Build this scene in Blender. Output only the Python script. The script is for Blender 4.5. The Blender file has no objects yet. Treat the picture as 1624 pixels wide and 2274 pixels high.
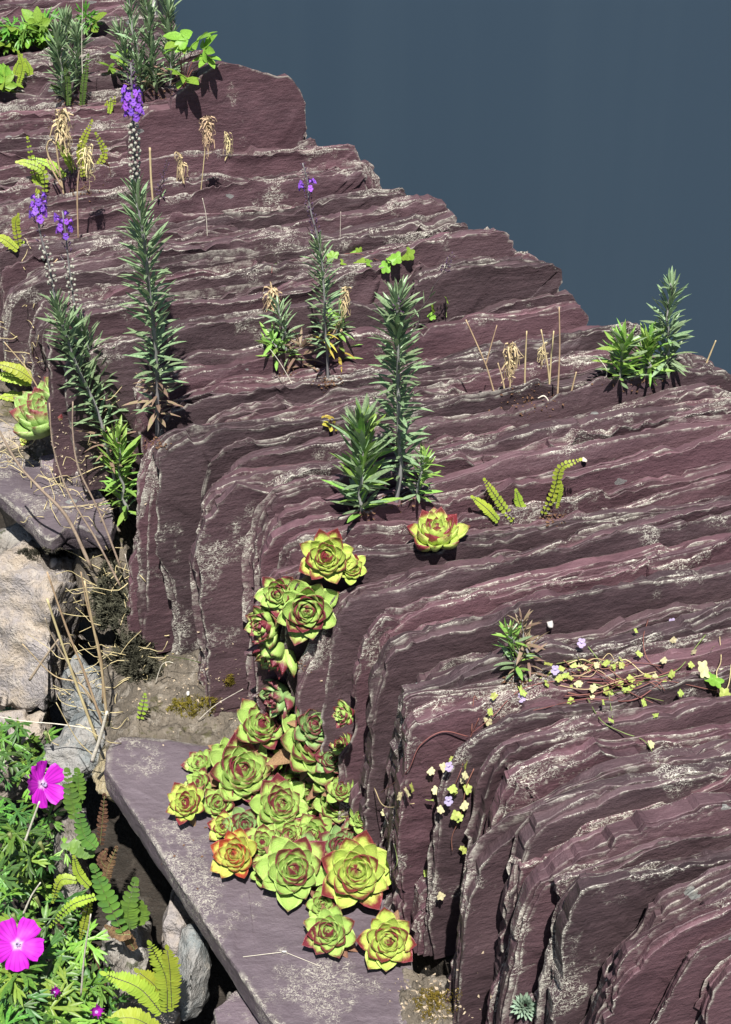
import bpy, bmesh, math, random
import numpy as np
from mathutils import Vector, Matrix, Quaternion

SC = bpy.context.scene
COL = SC.collection
random.seed(7)
RAD = math.radians

# ------------------------------------------------------------------ camera
CAM_H, PITCH, VFOV = 1.3, RAD(36), RAD(36)
cam = bpy.data.cameras.new('camera'); camo = bpy.data.objects.new('camera', cam); COL.objects.link(camo)
camo.location = (0, 0, CAM_H); camo.rotation_euler = (RAD(90) - PITCH, 0, 0)
cam.sensor_fit = 'VERTICAL'; cam.angle = VFOV; cam.clip_start = .02; cam.clip_end = 400
SC.camera = camo
# ------------------------------------------------------------------ daylight
SUN_DIR = Vector((0.03, -0.46, 0.89)).normalized()
wd = bpy.data.worlds.new('World'); SC.world = wd; wd.use_nodes = True
nt = wd.node_tree
sky = nt.nodes.new('ShaderNodeTexSky'); sky.sky_type = 'NISHITA'; sky.sun_disc = False
sky.sun_elevation = math.asin(SUN_DIR.z); sky.sun_rotation = math.atan2(SUN_DIR.x, SUN_DIR.y)
bg = nt.nodes['Background']; bg.inputs['Strength'].default_value = 0.05
nt.links.new(sky.outputs[0], bg.inputs['Color'])
sun = bpy.data.lights.new('sun', 'SUN'); suno = bpy.data.objects.new('sun', sun); COL.objects.link(suno)
sun.energy = 5.0; sun.angle = RAD(.53); sun.color = (1, .965, .91)
suno.rotation_euler = SUN_DIR.to_track_quat('Z', 'Y').to_euler()
suno.location = (0, -3, 6)
SC.view_settings.view_transform = 'Standard'; SC.view_settings.look = 'None'
SC.view_settings.exposure = 0.78; SC.view_settings.gamma = 1
SC.cycles.max_bounces = 5; SC.cycles.diffuse_bounces = 1; SC.cycles.glossy_bounces = 2; SC.cycles.transmission_bounces = 3; SC.cycles.transparent_max_bounces = 4

# ------------------------------------------------------------------ helpers: places read off the photograph (1624 x 2274 grid) become points in the world
PW, PH = 1624., 2274.
FPX = PH / 2 / math.tan(VFOV / 2)
def ray(px, py):
    x = (px - PW / 2) / FPX; y = -(py - PH / 2) / FPX
    return Vector((x, math.cos(PITCH) + y * math.sin(PITCH), -math.sin(PITCH) + y * math.cos(PITCH)))
CO = Vector((0, 0, CAM_H))
def atZ(px, py, Z=0.):
    d = ray(px, py); return CO + d * ((Z - CAM_H) / d.z)
def atY(px, py, Y):
    d = ray(px, py); return CO + d * (Y / d.y)
ANG = RAD(17)
E1 = Vector((math.cos(ANG), math.sin(ANG), 0)); E2 = Vector((-math.sin(ANG), math.cos(ANG), 0))   # along a slab, and away from the camera across the slabs
def atQ(px, py, q):
    d = ray(px, py); t = q / d.dot(E2); return CO + d * t
def UL(q): return .809 - .2676 * q      # left face of the wall

# ------------------------------------------------------------------ helpers: objects
def link(name, me, parent=None, loc=None, mat=None):
    o = bpy.data.objects.new(name, me); COL.objects.link(o)
    if parent is not None: o.parent = parent
    if loc is not None: o.location = loc
    if mat is not None and me is not None and not me.materials: me.materials.append(mat)
    return o
def tag(o, label=None, cat=None, group=None, kind=None):
    if label: o['label'] = label
    if cat: o['category'] = cat
    if group: o['group'] = group
    if kind: o['kind'] = kind
    return o
def empty(name, loc, label=None, cat=None, group=None):
    o = bpy.data.objects.new(name, None); o.empty_display_size = .02; COL.objects.link(o); o.location = loc
    return tag(o, label, cat, group)
def mesh(name, v, f, smooth=False, mat=None):
    me = bpy.data.meshes.new(name); me.from_pydata([tuple(p) for p in v], [], f)
    if smooth: me.polygons.foreach_set('use_smooth', [True] * len(me.polygons))
    if mat: me.materials.append(mat)
    me.update(); return me
def grid_mesh(name, V, mat=None, smooth=True, close_i=False, close_j=False, attr=None):
    """V: (n,m,3) array -> quad mesh"""
    n, m = V.shape[:2]
    I, J = np.meshgrid(np.arange(n if close_i else n - 1), np.arange(m if close_j else m - 1), indexing='ij')
    I2, J2 = (I + 1) % n, (J + 1) % m
    q = np.stack([I * m + J, I2 * m + J, I2 * m + J2, I * m + J2], -1).reshape(-1, 4)
    return fast_mesh(name, V.reshape(-1, 3), q, mat, smooth, attr)
def fast_mesh(name, v, q, mat=None, smooth=True, attr=None, extra=None):
    me = bpy.data.meshes.new(name)
    v = np.asarray(v, dtype=np.float32)
    loops = q.reshape(-1); starts = np.arange(0, len(loops), q.shape[1]); tot = np.full(len(q), q.shape[1])
    if extra is not None:
        for poly in extra:
            starts = np.append(starts, len(loops)); tot = np.append(tot, len(poly)); loops = np.append(loops, poly)
    me.vertices.add(len(v)); me.vertices.foreach_set('co', v.ravel())
    me.loops.add(len(loops)); me.loops.foreach_set('vertex_index', loops.astype(np.int32))
    me.polygons.add(len(starts)); me.polygons.foreach_set('loop_start', starts.astype(np.int32)); me.polygons.foreach_set('loop_total', tot.astype(np.int32))
    me.polygons.foreach_set('use_smooth', np.full(len(starts), smooth) if np.isscalar(smooth) else np.append(smooth, np.zeros(len(starts) - len(smooth), bool)))
    me.update(calc_edges=True)
    if attr is not None:
        for k, a in attr.items():
            at = me.attributes.new(k, 'FLOAT', 'POINT'); at.data.foreach_set('value', np.asarray(a, dtype=np.float32).ravel())
    if mat: me.materials.append(mat)
    return me

# ------------------------------------------------------------------ helpers: value noise
def _h(ix, iy, s):
    n = (ix.astype(np.int64) * 374761393 + iy.astype(np.int64) * 668265263 + int(s) * 1442695041) & 0xffffffff
    n = ((n ^ (n >> 13)) * 1274126177) & 0xffffffff
    return ((n ^ (n >> 16)) & 0xffff) / 65535.
def vn(x, y, s=0):
    x, y = np.broadcast_arrays(np.asarray(x, float), np.asarray(y, float))
    ix, iy = np.floor(x), np.floor(y); fx, fy = x - ix, y - iy
    fx = fx * fx * (3 - 2 * fx); fy = fy * fy * (3 - 2 * fy)
    a, b = _h(ix, iy, s), _h(ix + 1, iy, s); c, d = _h(ix, iy + 1, s), _h(ix + 1, iy + 1, s)
    return (a + (b - a) * fx) * (1 - fy) + (c + (d - c) * fx) * fy - .5
def fbm(x, y, s=0, o=3):
    r = 0; a = 1.
    for i in range(o):
        r = r + a * vn(np.asarray(x) * 2 ** i, np.asarray(y) * 2 ** i, s + i * 17); a *= .5
    return r

# ------------------------------------------------------------------ materials
class NT:
    def __init__(s, name):
        s.m = bpy.data.materials.new(name); s.m.use_nodes = True; s.t = s.m.node_tree; s.b = s.t.nodes['Principled BSDF']
        s.out = s.t.nodes['Material Output']
    def n(s, ty, **kw):
        nd = s.t.nodes.new('ShaderNode' + ty)
        for k, v in kw.items():
            if k.startswith('i_'):
                key = k[2:]; key = int(key) if key.isdigit() else key.replace('_', ' ')
                if hasattr(v, 'is_linked') or type(v).__name__.startswith('NodeSocket'): s.t.links.new(v, nd.inputs[key])
                else: nd.inputs[key].default_value = v
            else: setattr(nd, k, v)
        return nd
    def L(s, a, b): s.t.links.new(a, b)
    def math(s, op, a, b=None, c=None):
        nd = s.t.nodes.new('ShaderNodeMath'); nd.operation = op
        for i, v in enumerate((a, b, c)):
            if v is None: continue
            if isinstance(v, (int, float)): nd.inputs[i].default_value = v
            else: s.t.links.new(v, nd.inputs[i])
        return nd.outputs[0]
    def sstep(s, x, lo, hi):
        nd = s.t.nodes.new('ShaderNodeMapRange'); nd.interpolation_type = 'SMOOTHSTEP'
        s.t.links.new(x, nd.inputs[0]); nd.inputs[1].default_value = lo; nd.inputs[2].default_value = hi
        return nd.outputs[0]
    def mix(s, f, a, b):
        nd = s.t.nodes.new('ShaderNodeMix'); nd.data_type = 'RGBA'
        if isinstance(f, (int, float)): nd.inputs[0].default_value = f
        else: s.t.links.new(f, nd.inputs[0])
        for i, v in ((6, a), (7, b)):
            if isinstance(v, tuple): nd.inputs[i].default_value = (*v, 1) if len(v) == 3 else v
            else: s.t.links.new(v, nd.inputs[i])
        return nd.outputs[2]
    def noise(s, vec, scale, detail=3, rough=.5, dist=0.):
        nd = s.t.nodes.new('ShaderNodeTexNoise'); s.t.links.new(vec, nd.inputs['Vector'])
        nd.inputs['Scale'].default_value = scale; nd.inputs['Detail'].default_value = detail; nd.inputs['Roughness'].default_value = rough; nd.inputs['Distortion'].default_value = dist
        return nd.outputs['Fac']
    def mapv(s, vec, scale=(1, 1, 1), rot=(0, 0, 0)):
        nd = s.t.nodes.new('ShaderNodeMapping'); s.t.links.new(vec, nd.inputs[0]); nd.inputs['Scale'].default_value = scale; nd.inputs['Rotation'].default_value = rot
        return nd.outputs[0]
    def objvec(s):
        tc = s.n('TexCoord'); oi = s.n('ObjectInfo'); sc = s.n('VectorMath', operation='SCALE'); s.L(oi.outputs['Random'], sc.inputs['Scale']); sc.inputs[0].default_value = (37, 91, 53)
        ad = s.n('VectorMath', operation='ADD'); s.L(tc.outputs['Object'], ad.inputs[0]); s.L(sc.outputs[0], ad.inputs[1])
        return ad.outputs[0], oi.outputs['Random']
    def bump(s, h, dist, strength=1., prev=None):
        nd = s.t.nodes.new('ShaderNodeBump'); s.L(h, nd.inputs['Height']); nd.inputs['Distance'].default_value = dist; nd.inputs['Strength'].default_value = strength
        if prev is not None: s.L(prev, nd.inputs['Normal'])
        return nd.outputs[0]

def slate_material(name, dark, light, lich=(.46, .43, .37), lichen=1., lines=1., th=0., fs=1.):
    m = NT(name); v, rnd = m.objvec()
    big = m.noise(v, 5, 4, .6); fine = m.noise(m.mapv(v, (30, 90, 140)), 1, 4, .6); grain = m.noise(v, 420, 2, .6)
    base = m.mix(m.sstep(big, .3, .7), dark, light)
    base = m.mix(m.math('MULTIPLY', m.sstep(fine, .35, .75), .45), base, tuple(min(1, c * 1.45) for c in light))
    base = m.mix(m.math('MULTIPLY', m.sstep(m.noise(v, 14, 3), .6, .8), .25), base, (.11, .07, .06))
    # each slab a little lighter or darker, redder or greyer
    hsv = m.n('HueSaturation'); m.L(base, hsv.inputs['Color']); m.L(m.math('MULTIPLY', m.math('MULTIPLY_ADD', rnd, .5, .75), m.math('MULTIPLY_ADD', m.n('Attribute', attribute_name='tone').outputs['Fac'], .55, .75)), hsv.inputs['Value']); m.L(m.math('MULTIPLY_ADD', rnd, .3, .85), hsv.inputs['Saturation'])
    base = hsv.outputs[0]
    # green-grey reduction spots
    vo = m.n('TexVoronoi', feature='F1'); m.L(m.mapv(v, (7, 7, 11)), vo.inputs['Vector']); vo.inputs['Scale'].default_value = 1
    sp = m.math('LESS_THAN', m.math('ADD', vo.outputs['Distance'], m.math('MULTIPLY', m.noise(v, 60, 3), .2)), .155)
    base = m.mix(m.math('MULTIPLY', sp, .55), base, (.25, .28, .26))
    # pale lichen threads
    w1 = m.noise(v, 80 * fs, 1.4, .5, 2.2); w2 = m.noise(m.mapv(v, (60 * fs, 120 * fs, 130 * fs)), 1, 1.4, .5, 1.6)
    t1 = m.math('SUBTRACT', 1., m.sstep(m.math('ABSOLUTE', m.math('SUBTRACT', w1, .5)), .008, .034))
    t2 = m.math('SUBTRACT', 1., m.sstep(m.math('ABSOLUTE', m.math('SUBTRACT', w2, .5)), .007, .030))
    att = m.n('Attribute', attribute_name='ridge'); rg = att.outputs['Fac']; rim = m.n('Attribute', attribute_name='rim').outputs['Fac']
    pm = m.noise(v, 7, 5, .72)
    patch = m.sstep(m.math('ADD', m.math('ADD', pm, m.math('MULTIPLY', rg, .10)), m.math('MULTIPLY', rim, .06)), .59 - th, .68 - th)
    thr = m.math('MULTIPLY', m.math('MAXIMUM', t1, t2), patch)
    edge = m.math('MULTIPLY', rg, m.math('MULTIPLY_ADD', m.sstep(m.noise(v, 34, 4, .7), .46, .64), .85, .03))
    crust = m.math('MULTIPLY', m.sstep(pm, .60, .78), m.sstep(m.noise(v, 120, 3, .7), .45, .62))
    lic = m.math('MINIMUM', m.math('ADD', m.math('ADD', m.math('MULTIPLY', thr, .85 * lines), m.math('MULTIPLY', edge, .65)), m.math('MULTIPLY', crust, .13)), 1.)
    lic = m.math('MULTIPLY', lic, lichen)
    lcol = m.mix(m.noise(v, 30, 2), lich, tuple(min(1, c * 1.35) for c in lich))
    col = m.mix(lic, base, lcol)
    m.L(col, m.b.inputs['Base Color'])
    m.L(m.math('MULTIPLY_ADD', grain, .25, .48), m.b.inputs['Roughness'])
    m.b.inputs['Specular IOR Level'].default_value = .45
    h = m.math('ADD', m.math('ADD', m.math('MULTIPLY', fine, .8), m.math('MULTIPLY', m.noise(v, 140, 4, .7), .9)), .1)
    b1 = m.bump(h, .0024, .85); b2 = m.bump(grain, .0006, .6, b1)
    m.L(b2, m.b.inputs['Normal'])
    return m.m
M_SLATE = slate_material('purple_slate', (.047, .026, .031), (.093, .053, .061), (.50, .48, .41), th=-.02)
def simple(name, col, rough=.6, var=.25, scale=30, spec=.4, bump=0., bscale=200, col2=None, trans=0.):
    m = NT(name); v, rnd = m.objvec()
    c2 = col2 or tuple(c * (1 - var) for c in col)
    c = m.mix(m.sstep(m.noise(v, scale, 3, .6), .3, .7), c2, col)
    hsv = m.n('HueSaturation'); m.L(c, hsv.inputs['Color']); m.L(m.math('MULTIPLY_ADD', rnd, var, 1 - var * .5), hsv.inputs['Value']); m.L(m.math('MULTIPLY_ADD', rnd, .04, .48), hsv.inputs['Hue'])
    c = hsv.outputs[0]; m.L(c, m.b.inputs['Base Color']); m.b.inputs['Roughness'].default_value = rough; m.b.inputs['Specular IOR Level'].default_value = spec
    if bump: m.L(m.bump(m.noise(v, bscale, 4, .6), bump, .8), m.b.inputs['Normal'])
    if trans:
        tr = m.n('BsdfTranslucent'); m.L(c, tr.inputs['Color']); mx = m.n('MixShader'); mx.inputs[0].default_value = trans
        m.L(m.b.outputs[0], mx.inputs[1]); m.L(tr.outputs[0], mx.inputs[2]); m.L(mx.outputs[0], m.out.inputs['Surface'])
    return m.m
M_LEDGE = slate_material('lilac_slate', (.092, .068, .082), (.122, .094, .110), (.42, .40, .33), .75, 1., .085, 1.25)

# ------------------------------------------------------------------ the wall: slates set on edge
def chaikin(P, n=2):
    P = np.asarray(P, float)
    for _ in range(n):
        Q = np.empty((2 * len(P) - 2 + 2, 2)); Q[0] = P[0]; Q[-1] = P[-1]
        Q[1:-1:2] = P[:-1] * .75 + P[1:] * .25; Q[2:-1:2] = P[:-1] * .25 + P[1:] * .75
        P = Q
    return P
def resample(P, ds):
    d = np.r_[0, np.cumsum(np.hypot(*np.diff(P, axis=0).T))]
    n = max(8, int(d[-1] / ds)); s = np.linspace(0, d[-1], n)
    return np.c_[np.interp(s, d, P[:, 0]), np.interp(s, d, P[:, 1])], s

def slab_mesh(name, prof, thick, seed, ds=.0075, lam=.008, rough=1., rings=16, smooth_corner=1, holes=(), drop=.25):
    """prof: (u,z) from the bottom of the left end, over the top, to the bottom of the right end. v=0 is the front face."""
    rs = np.random.RandomState(seed)
    pr = np.array(prof, float); j = rs.uniform(-1, 1, pr.shape) * np.array([.006, .007]); j[0] = j[-1] = 0; pr = pr + j
    P, S = resample(chaikin(pr, smooth_corner), ds); n = len(P)
    T = np.gradient(P, axis=0); T /= np.maximum(1e-9, np.hypot(T[:, 0], T[:, 1]))[:, None]
    N = np.c_[-T[:, 1], T[:, 0]]                                   # outward (up over the top)
    K = max(3, int(round(thick / lam)))
    wk = np.exp(rs.normal(0, .65, K))[:, None] * np.exp(2.6 * np.array([fbm(S * 5.5, k * 3.1, seed + 41, 2) for k in range(K)]))   # thin and thick layers that pinch and swell
    VB = np.vstack([np.zeros(n), np.cumsum(wk, 0)]); VB = VB / VB[-1] * thick; vb = VB.mean(1)
    side = np.where(N[:, 0] < -.8, .8, 1.)
    side = np.convolve(np.pad(side, 6, mode='edge'), np.ones(13) / 13, 'valid')
    # big bites out of the front and the back edge, each taking several layers; straight-sided like split stone
    bite = np.zeros((K, n))
    for _ in range(int(rs.randint(6, 12) * S[-1])):
        c = rs.uniform(0, S[-1]); w = rs.uniform(.03, .22); dep = rs.uniform(.004, .020) * rough
        k0 = rs.randint(0, K); front = rs.rand() < .8; sk = rs.uniform(-.8, .8)
        xx = (S - c) / w + .10 * fbm(S * 40, 0, seed, 2)
        sh = np.clip((1 - np.abs(xx)) * rs.uniform(1.2, 6), 0, 1) * (1 + sk * np.clip(xx, -1, 1)) * .7
        for k in range(K):
            if (front and k <= k0) or (not front and k >= k0): bite[k] = np.maximum(bite[k], sh * dep * (1 + .25 * abs(k - k0)))
    lowf = fbm(S * 4, 3.3, seed, 2) * .005 * rough
    def knots(sp, amp):
        x = np.cumsum(np.exp(rs.normal(-.3, .7, int(S[-1] / sp * 1.6) + 4))) * sp - sp
        return [x, rs.uniform(-.5, .5, len(x)) * amp]
    AA, AB = .013, .008
    kA, kB = knots(.11, AA), knots(.013, AB)
    rows, vv, kk_ = [], [], []; tone = []
    for k in range(K):
        vc = (vb[k] + vb[k + 1]) / 2; tk = vb[k + 1] - vb[k]
        # angular broken edges: some stretches carry on from the layer before, others break anew
        for kk, pr, am in ((kA, .3, AA), (kB, .55, AB)):
            new = rs.rand(len(kk[0])) < pr; kk[1] = np.where(new, rs.uniform(-.5, .5, len(kk[0])) * am, kk[1] + rs.uniform(-.1, .1, len(kk[0])) * am)
            kk[0] = np.sort(kk[0] + rs.uniform(-.15, .15, len(kk[0])) * .02)
        d = lowf + rough * (np.interp(S, *kA) + np.interp(S, *kB) * (.35 + 1.3 * np.clip(.5 + 2 * vn(S * 7, k * 1.7, seed + 51), 0, 1)) + .0022 * vn(S * 120, vc * 160, seed + 5)) + bite[k]
        d = (d + rs.uniform(0, .006) * rough) * side
        tilt = np.clip(.35 * tk * np.interp(S, *knots(.05, 1.)) - .12 * tk, -.006, .006) * side
        edge = .003 * np.exp(-vc / .006) + .004 * np.exp(-(thick - vc) / .008)
        d = np.maximum(d + edge, -.012) + drop * vc * (.75 + .5 * fbm(S * 4, k * .2, seed + 31, 2)) * np.where(side < .9, .6, 1.)
        tk_ = np.clip(rs.uniform(0, 1) + .8 * fbm(S * 8, k * 2.3, seed + 61, 2), 0, 1)
        e1 = np.minimum(.0014, (VB[k + 1] - VB[k]) * .22); jit = .0008 * vn(S * 60, k * 5.1, seed + 11)
        for f, v, bev in ((1, VB[k] + .0001, .0005), (1, VB[k] + e1, 0), (-1, VB[k + 1] - e1, 0), (-1, VB[k + 1] - .0001, .0005)):
            rows.append(d + tilt * f + bev); vv.append(v + jit); tone.append(tk_)
    D = np.array(rows); VV = np.array(vv); R = len(D)
    ridge = np.zeros_like(D)
    for r in range(R):
        m4 = r % 4
        if m4 == 0: ridge[r] = np.clip((D[r - 1] - D[r] - .001) / .003, 0, 1) if r > 0 else .9
        if m4 == 3: ridge[r] = np.clip((D[r + 1] - D[r] - .001) / .003, 0, 1) if r < R - 1 else .6
    X = P[None, :, 0] - N[None, :, 0] * D; Z = P[None, :, 1] - N[None, :, 1] * D
    A = np.stack([X, VV, Z], -1)                                   # (R,n,3)
    # front face: rings shrinking towards the foot of the slab, with cleavage steps
    zb = min(P[0, 1], P[-1, 1]); ua, ub = P[0, 0], P[-1, 0]; c0, c1 = ua + .35 * (ub - ua), ub - .35 * (ub - ua)
    tx = np.clip((P[:, 0] - ua) / (ub - ua), 0, 1); CX = c0 + tx * (c1 - c0)
    F = []
    ts = np.r_[.012, .03, .06, np.linspace(.1, 1, rings - 3)]
    for i, t in enumerate(ts[::-1]):
        x = X[0] * (1 - t) + CX * t; z = Z[0] * (1 - t) + zb * t
        w = min(1, t / .06)
        st = np.floor(fbm(x * 4.2, z * 7, seed + 21, 3) * 3.2 + .5) * .0035
        v = VV[0] * (1 - w) + w * (.003 * fbm(x * 9, z * 9, seed + 23, 3) - st * .9) + w * .0015 * fbm(x * 60, z * 25, seed + 25, 2)
        F.append(np.stack([x, v, z], -1))
    Fr = np.array(F)
    G = np.concatenate([Fr, A], 0); RR = len(G)
    rd = np.concatenate([np.zeros((len(Fr), n)), ridge], 0); rd[len(Fr) - 1] = 0
    rm = np.ones((RR, n)); rm[:len(Fr)] = np.clip(1 - ts[::-1] / .22, 0, 1)[:, None]
    tn = np.concatenate([np.full((len(Fr), n), .42), np.array(tone)], 0)
    I, J = np.meshgrid(np.arange(RR - 1), np.arange(n - 1), indexing='ij')
    q = np.stack([I * n + J, I * n + J + 1, (I + 1) * n + J + 1, (I + 1) * n + J], -1).reshape(-1, 4)
    sm = (I < len(Fr) - 1).reshape(-1)
    if holes:                                                     # old nail holes broken through the face
        ctr = G.reshape(-1, 3)[q].mean(1); keep = np.ones(len(q), bool)
        for hx, hz, hr in holes: keep &= ~((np.hypot(ctr[:, 0] - hx, ctr[:, 2] - hz) < hr) & sm)
        q = q[keep]; sm = sm[keep]
    back = [np.arange((RR - 1) * n, RR * n)]
    return fast_mesh(name, G.reshape(-1, 3), q, M_SLATE, sm, {'ridge': rd, 'tone': tn, 'rim': rm}, back)

# Slab outlines read off the photograph, nearest first: outline points and the height at which the marked point lies
SPEC = [
 # (points left to right, index of the point whose height is known, that height)
 ([(1560, 2300), (1572, 2215), (1624, 2145), (1760, 2085)], 2, -.055),
 ([(1425, 2330), (1470, 2210), (1537, 2110), (1624, 2062), (1800, 1990)], 3, -.02),
 ([(1300, 2330), (1335, 2235), (1400, 2150), (1452, 2099), (1512, 2059), (1624, 2004), (1800, 1930)], 5, .0),
 ([(1205, 2260), (1232, 2129), (1270, 2030), (1297, 1974), (1387, 1944), (1512, 1914), (1624, 1889), (1850, 1840)], 5, .0),
 ([(1230, 2080), (1257, 1954), (1282, 1909), (1362, 1905), (1500, 1860), (1624, 1819), (1850, 1760)], 5, -.01),
 ([(1120, 2160), (1152, 2014), (1187, 1954), (1237, 1909), (1312, 1875), (1512, 1809), (1624, 1779), (1850, 1700)], 5, .0),
 ([(1030, 2060), (1037, 1944), (1062, 1900), (1120, 1850), (1187, 1800), (1287, 1744), (1412, 1699), (1624, 1670), (1850, 1610)], 6, .0),
 ([(1050, 1990), (1075, 1850), (1092, 1774), (1117, 1714), (1262, 1684), (1312, 1669), (1624, 1615), (1850, 1560)], 5, -.005),
 ([(1030, 1900), (1047, 1734), (1092, 1664), (1162, 1624), (1337, 1590), (1624, 1555), (1850, 1490)], 4, .0),
 ([(945, 1950), (960, 1800), (1000, 1690), (1080, 1605), (1150, 1570), (1300, 1545), (1624, 1480), (1850, 1420)], 5, .0),
 ([(880, 1900), (890, 1720), (897, 1600), (952, 1560), (1037, 1549), (1250, 1500), (1624, 1420), (1850, 1370)], 5, -.005),
 ([(865, 1850), (880, 1600), (902, 1539), (1092, 1484), (1250, 1440), (1624, 1365), (1850, 1320)], 4, .0),
 ([(790, 1820), (800, 1600), (830, 1480), (880, 1420), (1000, 1380), (1300, 1330), (1624, 1260), (1850, 1210)], 4, .005),
 ([(755, 1720), (765, 1480), (800, 1400), (900, 1345), (1200, 1275), (1624, 1190), (1850, 1140)], 4, .0),
 ([(690, 1600), (700, 1470), (740, 1335), (800, 1310), (950, 1275), (1300, 1190), (1624, 1115), (1850, 1060)], 4, .0),
 ([(600, 1500), (608, 1300), (618, 1207), (740, 1168), (900, 1160), (1000, 1140), (1300, 1080), (1624, 1010), (1760, 980)], 5, -.015),
 ([(556, 1500), (556, 1300), (570, 1215), (600, 1180), (750, 1150), (1000, 1100), (1300, 1030), (1624, 950), (1740, 925)], 5, .0),
 ([(545, 1500), (550, 1300), (560, 1130), (600, 1110), (680, 1045), (740, 1030), (950, 1000), (1300, 940), (1624, 885), (1720, 860)], 6, .0),
 ([(478, 1450), (468, 1300), (462, 1130), (500, 1048), (575, 1000), (750, 965), (1012, 908), (1237, 868), (1362, 838), (1537, 813), (1602, 806), (1650, 825)], 5, .0),
 ([(310, 1460), (300, 1300), (305, 1065), (340, 985), (450, 948), (750, 925), (1000, 880), (1300, 838), (1500, 790), (1590, 800)], 4, .0),
 ([(283, 1430), (284, 1200), (287, 1090), (305, 1015), (345, 985), (450, 945), (750, 900), (1000, 860), (1300, 815), (1540, 785)], 4, -.02),
]
W_BIG = [(262, 330), (300, 240), (325, 214), (370, 195), (425, 155), (480, 138), (545, 142), (590, 150), (640, 168), (670, 188), (682, 250), (684, 300)]
U_SLAB = [(130, 840), (165, 775), (400, 720), (700, 680), (880, 655), (900, 610), (960, 575), (1060, 568), (1160, 567), (1262, 571), (1268, 590), (1256, 660), (1254, 690)]
V_SLAB = [(85, 760), (120, 700), (400, 660), (700, 620), (840, 590), (860, 560), (950, 520), (1065, 497), (1130, 510), (1157, 545), (1160, 600)]
def qz(px, py, Z): return atZ(px, py, Z).dot(E2)

slabs = []      # (q, profile)
BOT = -.43
def finish(q, pts, uR):
    p = [(atQ(x, y, q).dot(E1), atQ(x, y, q).z) for x, y in pts]
    p = [a for i, a in enumerate(p) if i == 0 or a[0] > p[i - 1][0] - .03]
    z0 = p[0][1]
    if z0 > BOT + .03: p = [(p[0][0] - .004, BOT)] + p
    uR = max(uR, p[-1][0] + .02)
    zr = max(-.05, min(.03, p[-1][1]))
    if p[-1][0] < uR - .12: p += [(uR - .05, zr - .005)]
    p += [(uR, zr - .04), (uR, BOT)]
    return p
rs0 = np.random.RandomState(3)
for pts, k, Z in SPEC:
    q = qz(*pts[k], Z)
    slabs.append([q, finish(q, pts, UL(q) + .88 + rs0.uniform(-.02, .02)), True])
def special(pts, q, uR=None):
    p = [(atQ(x, y, q).dot(E1), atQ(x, y, q).z) for x, y in pts]
    return [(p[0][0], -.24)] + p + [(p[-1][0] + .003, -.24)]
qW = qz(660, 272, 0.); qU = qz(1255, 655, 0.); qV = qU + .055
slabs.append([qW, special(W_BIG, qW), True]); slabs.append([qU, special(U_SLAB, qU), True]); slabs.append([qV, special(V_SLAB, qV), True])
slabs.sort(key=lambda s: s[0])
qs = [s[0] for s in slabs]
def auto_profile(q, rs):
    uL = UL(q) + rs.uniform(-.035, .045) + (.035 if 2.02 < q < 2.4 else 0); uR = UL(q) + .88 + rs.uniform(-.05, .03)
    zt = rs.uniform(-.030, .022); zl = zt + rs.uniform(-.03, .01); r = rs.uniform(.03, .13); h = rs.uniform(.04, .15)
    B2 = -.24 if q > 2.02 else BOT
    p = [(uL + rs.uniform(-.01, .01), B2), (uL, -.17), (uL + .004, zl - h), (uL + r * .4, zl - h * .3), (uL + r, zl)]
    for t in (.3, .45, .6, .75, .9): p.append((uL + t * (uR - uL), zl + (zt - zl) * t + rs.uniform(-.008, .008)))
    return p + [(uR - .02, zt - .004), (uR, zt - .05), (uR + rs.uniform(-.01, .01), B2)]
def fill(qa, qb, rs, tmin=.03, tmax=.06):
    q = qa; out = []
    while qb - q > tmax:
        t = rs.uniform(tmin, tmax); q += t
        if qb - q < tmin * .6: break
        out.append(q)
    return out
extra = []
bounds = qs + [4.75]
for a, b in zip(bounds[:-1], bounds[1:]):
    if b - a > .075:
        for q in fill(a, b, rs0): extra.append([q, auto_profile(q, rs0), False])
slabs += extra; slabs.sort(key=lambda s: s[0])
if __name__ == '__main__' and False: pass
# thick slates have split along their cleavage: each plate behind the front one is broken off a little differently
split = []; rs5 = np.random.RandomState(11)
for i, (q, prof, spec) in enumerate(slabs):
    t = (slabs[i + 1][0] if i + 1 < len(slabs) else q + .05) - q
    split.append([q, prof, spec])
    if q > 3.3 or t < .034 or abs(q - qW) < 1e-6: continue
    m = max(2, int(round(t / rs5.uniform(.018, .034)))); cuts = np.sort(rs5.uniform(.18, .95, m - 1))
    for c in cuts:
        if c * t < .010 or (split[-1][0] - q) > c * t - .009: continue
        pr = np.array(prof, float); lo = pr[:, 1] > -.3; k = rs5.uniform(-.026, .006)
        # denser outline so that corners can break off
        d = np.r_[0, np.cumsum(np.hypot(*np.diff(pr, axis=0).T))]; ss_ = np.sort(np.r_[d, rs5.uniform(0, d[-1], 14)])
        pr = np.c_[np.interp(ss_, d, pr[:, 0]), np.interp(ss_, d, pr[:, 1])]; lo = pr[:, 1] > -.3
        pr[:, 1] += np.where(lo, k + rs5.uniform(-.010, .007, len(pr)), 0)
        left = pr[:, 0] < pr[:, 0].min() + .16
        pr[:, 0] += np.where(left & lo, rs5.uniform(-.012, .028) + rs5.uniform(-.008, .010, len(pr)), 0)
        split.append([q + c * t, [tuple(p) for p in pr], False])
slabs = split
WALL = empty('slate_wall', (0, 0, 0), 'long garden wall topped with upright purple slates set on edge', 'wall')
TOPS = []
qA = qz(*SPEC[19][0][4], 0.); qB = qz(*SPEC[18][0][5], 0.)
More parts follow.
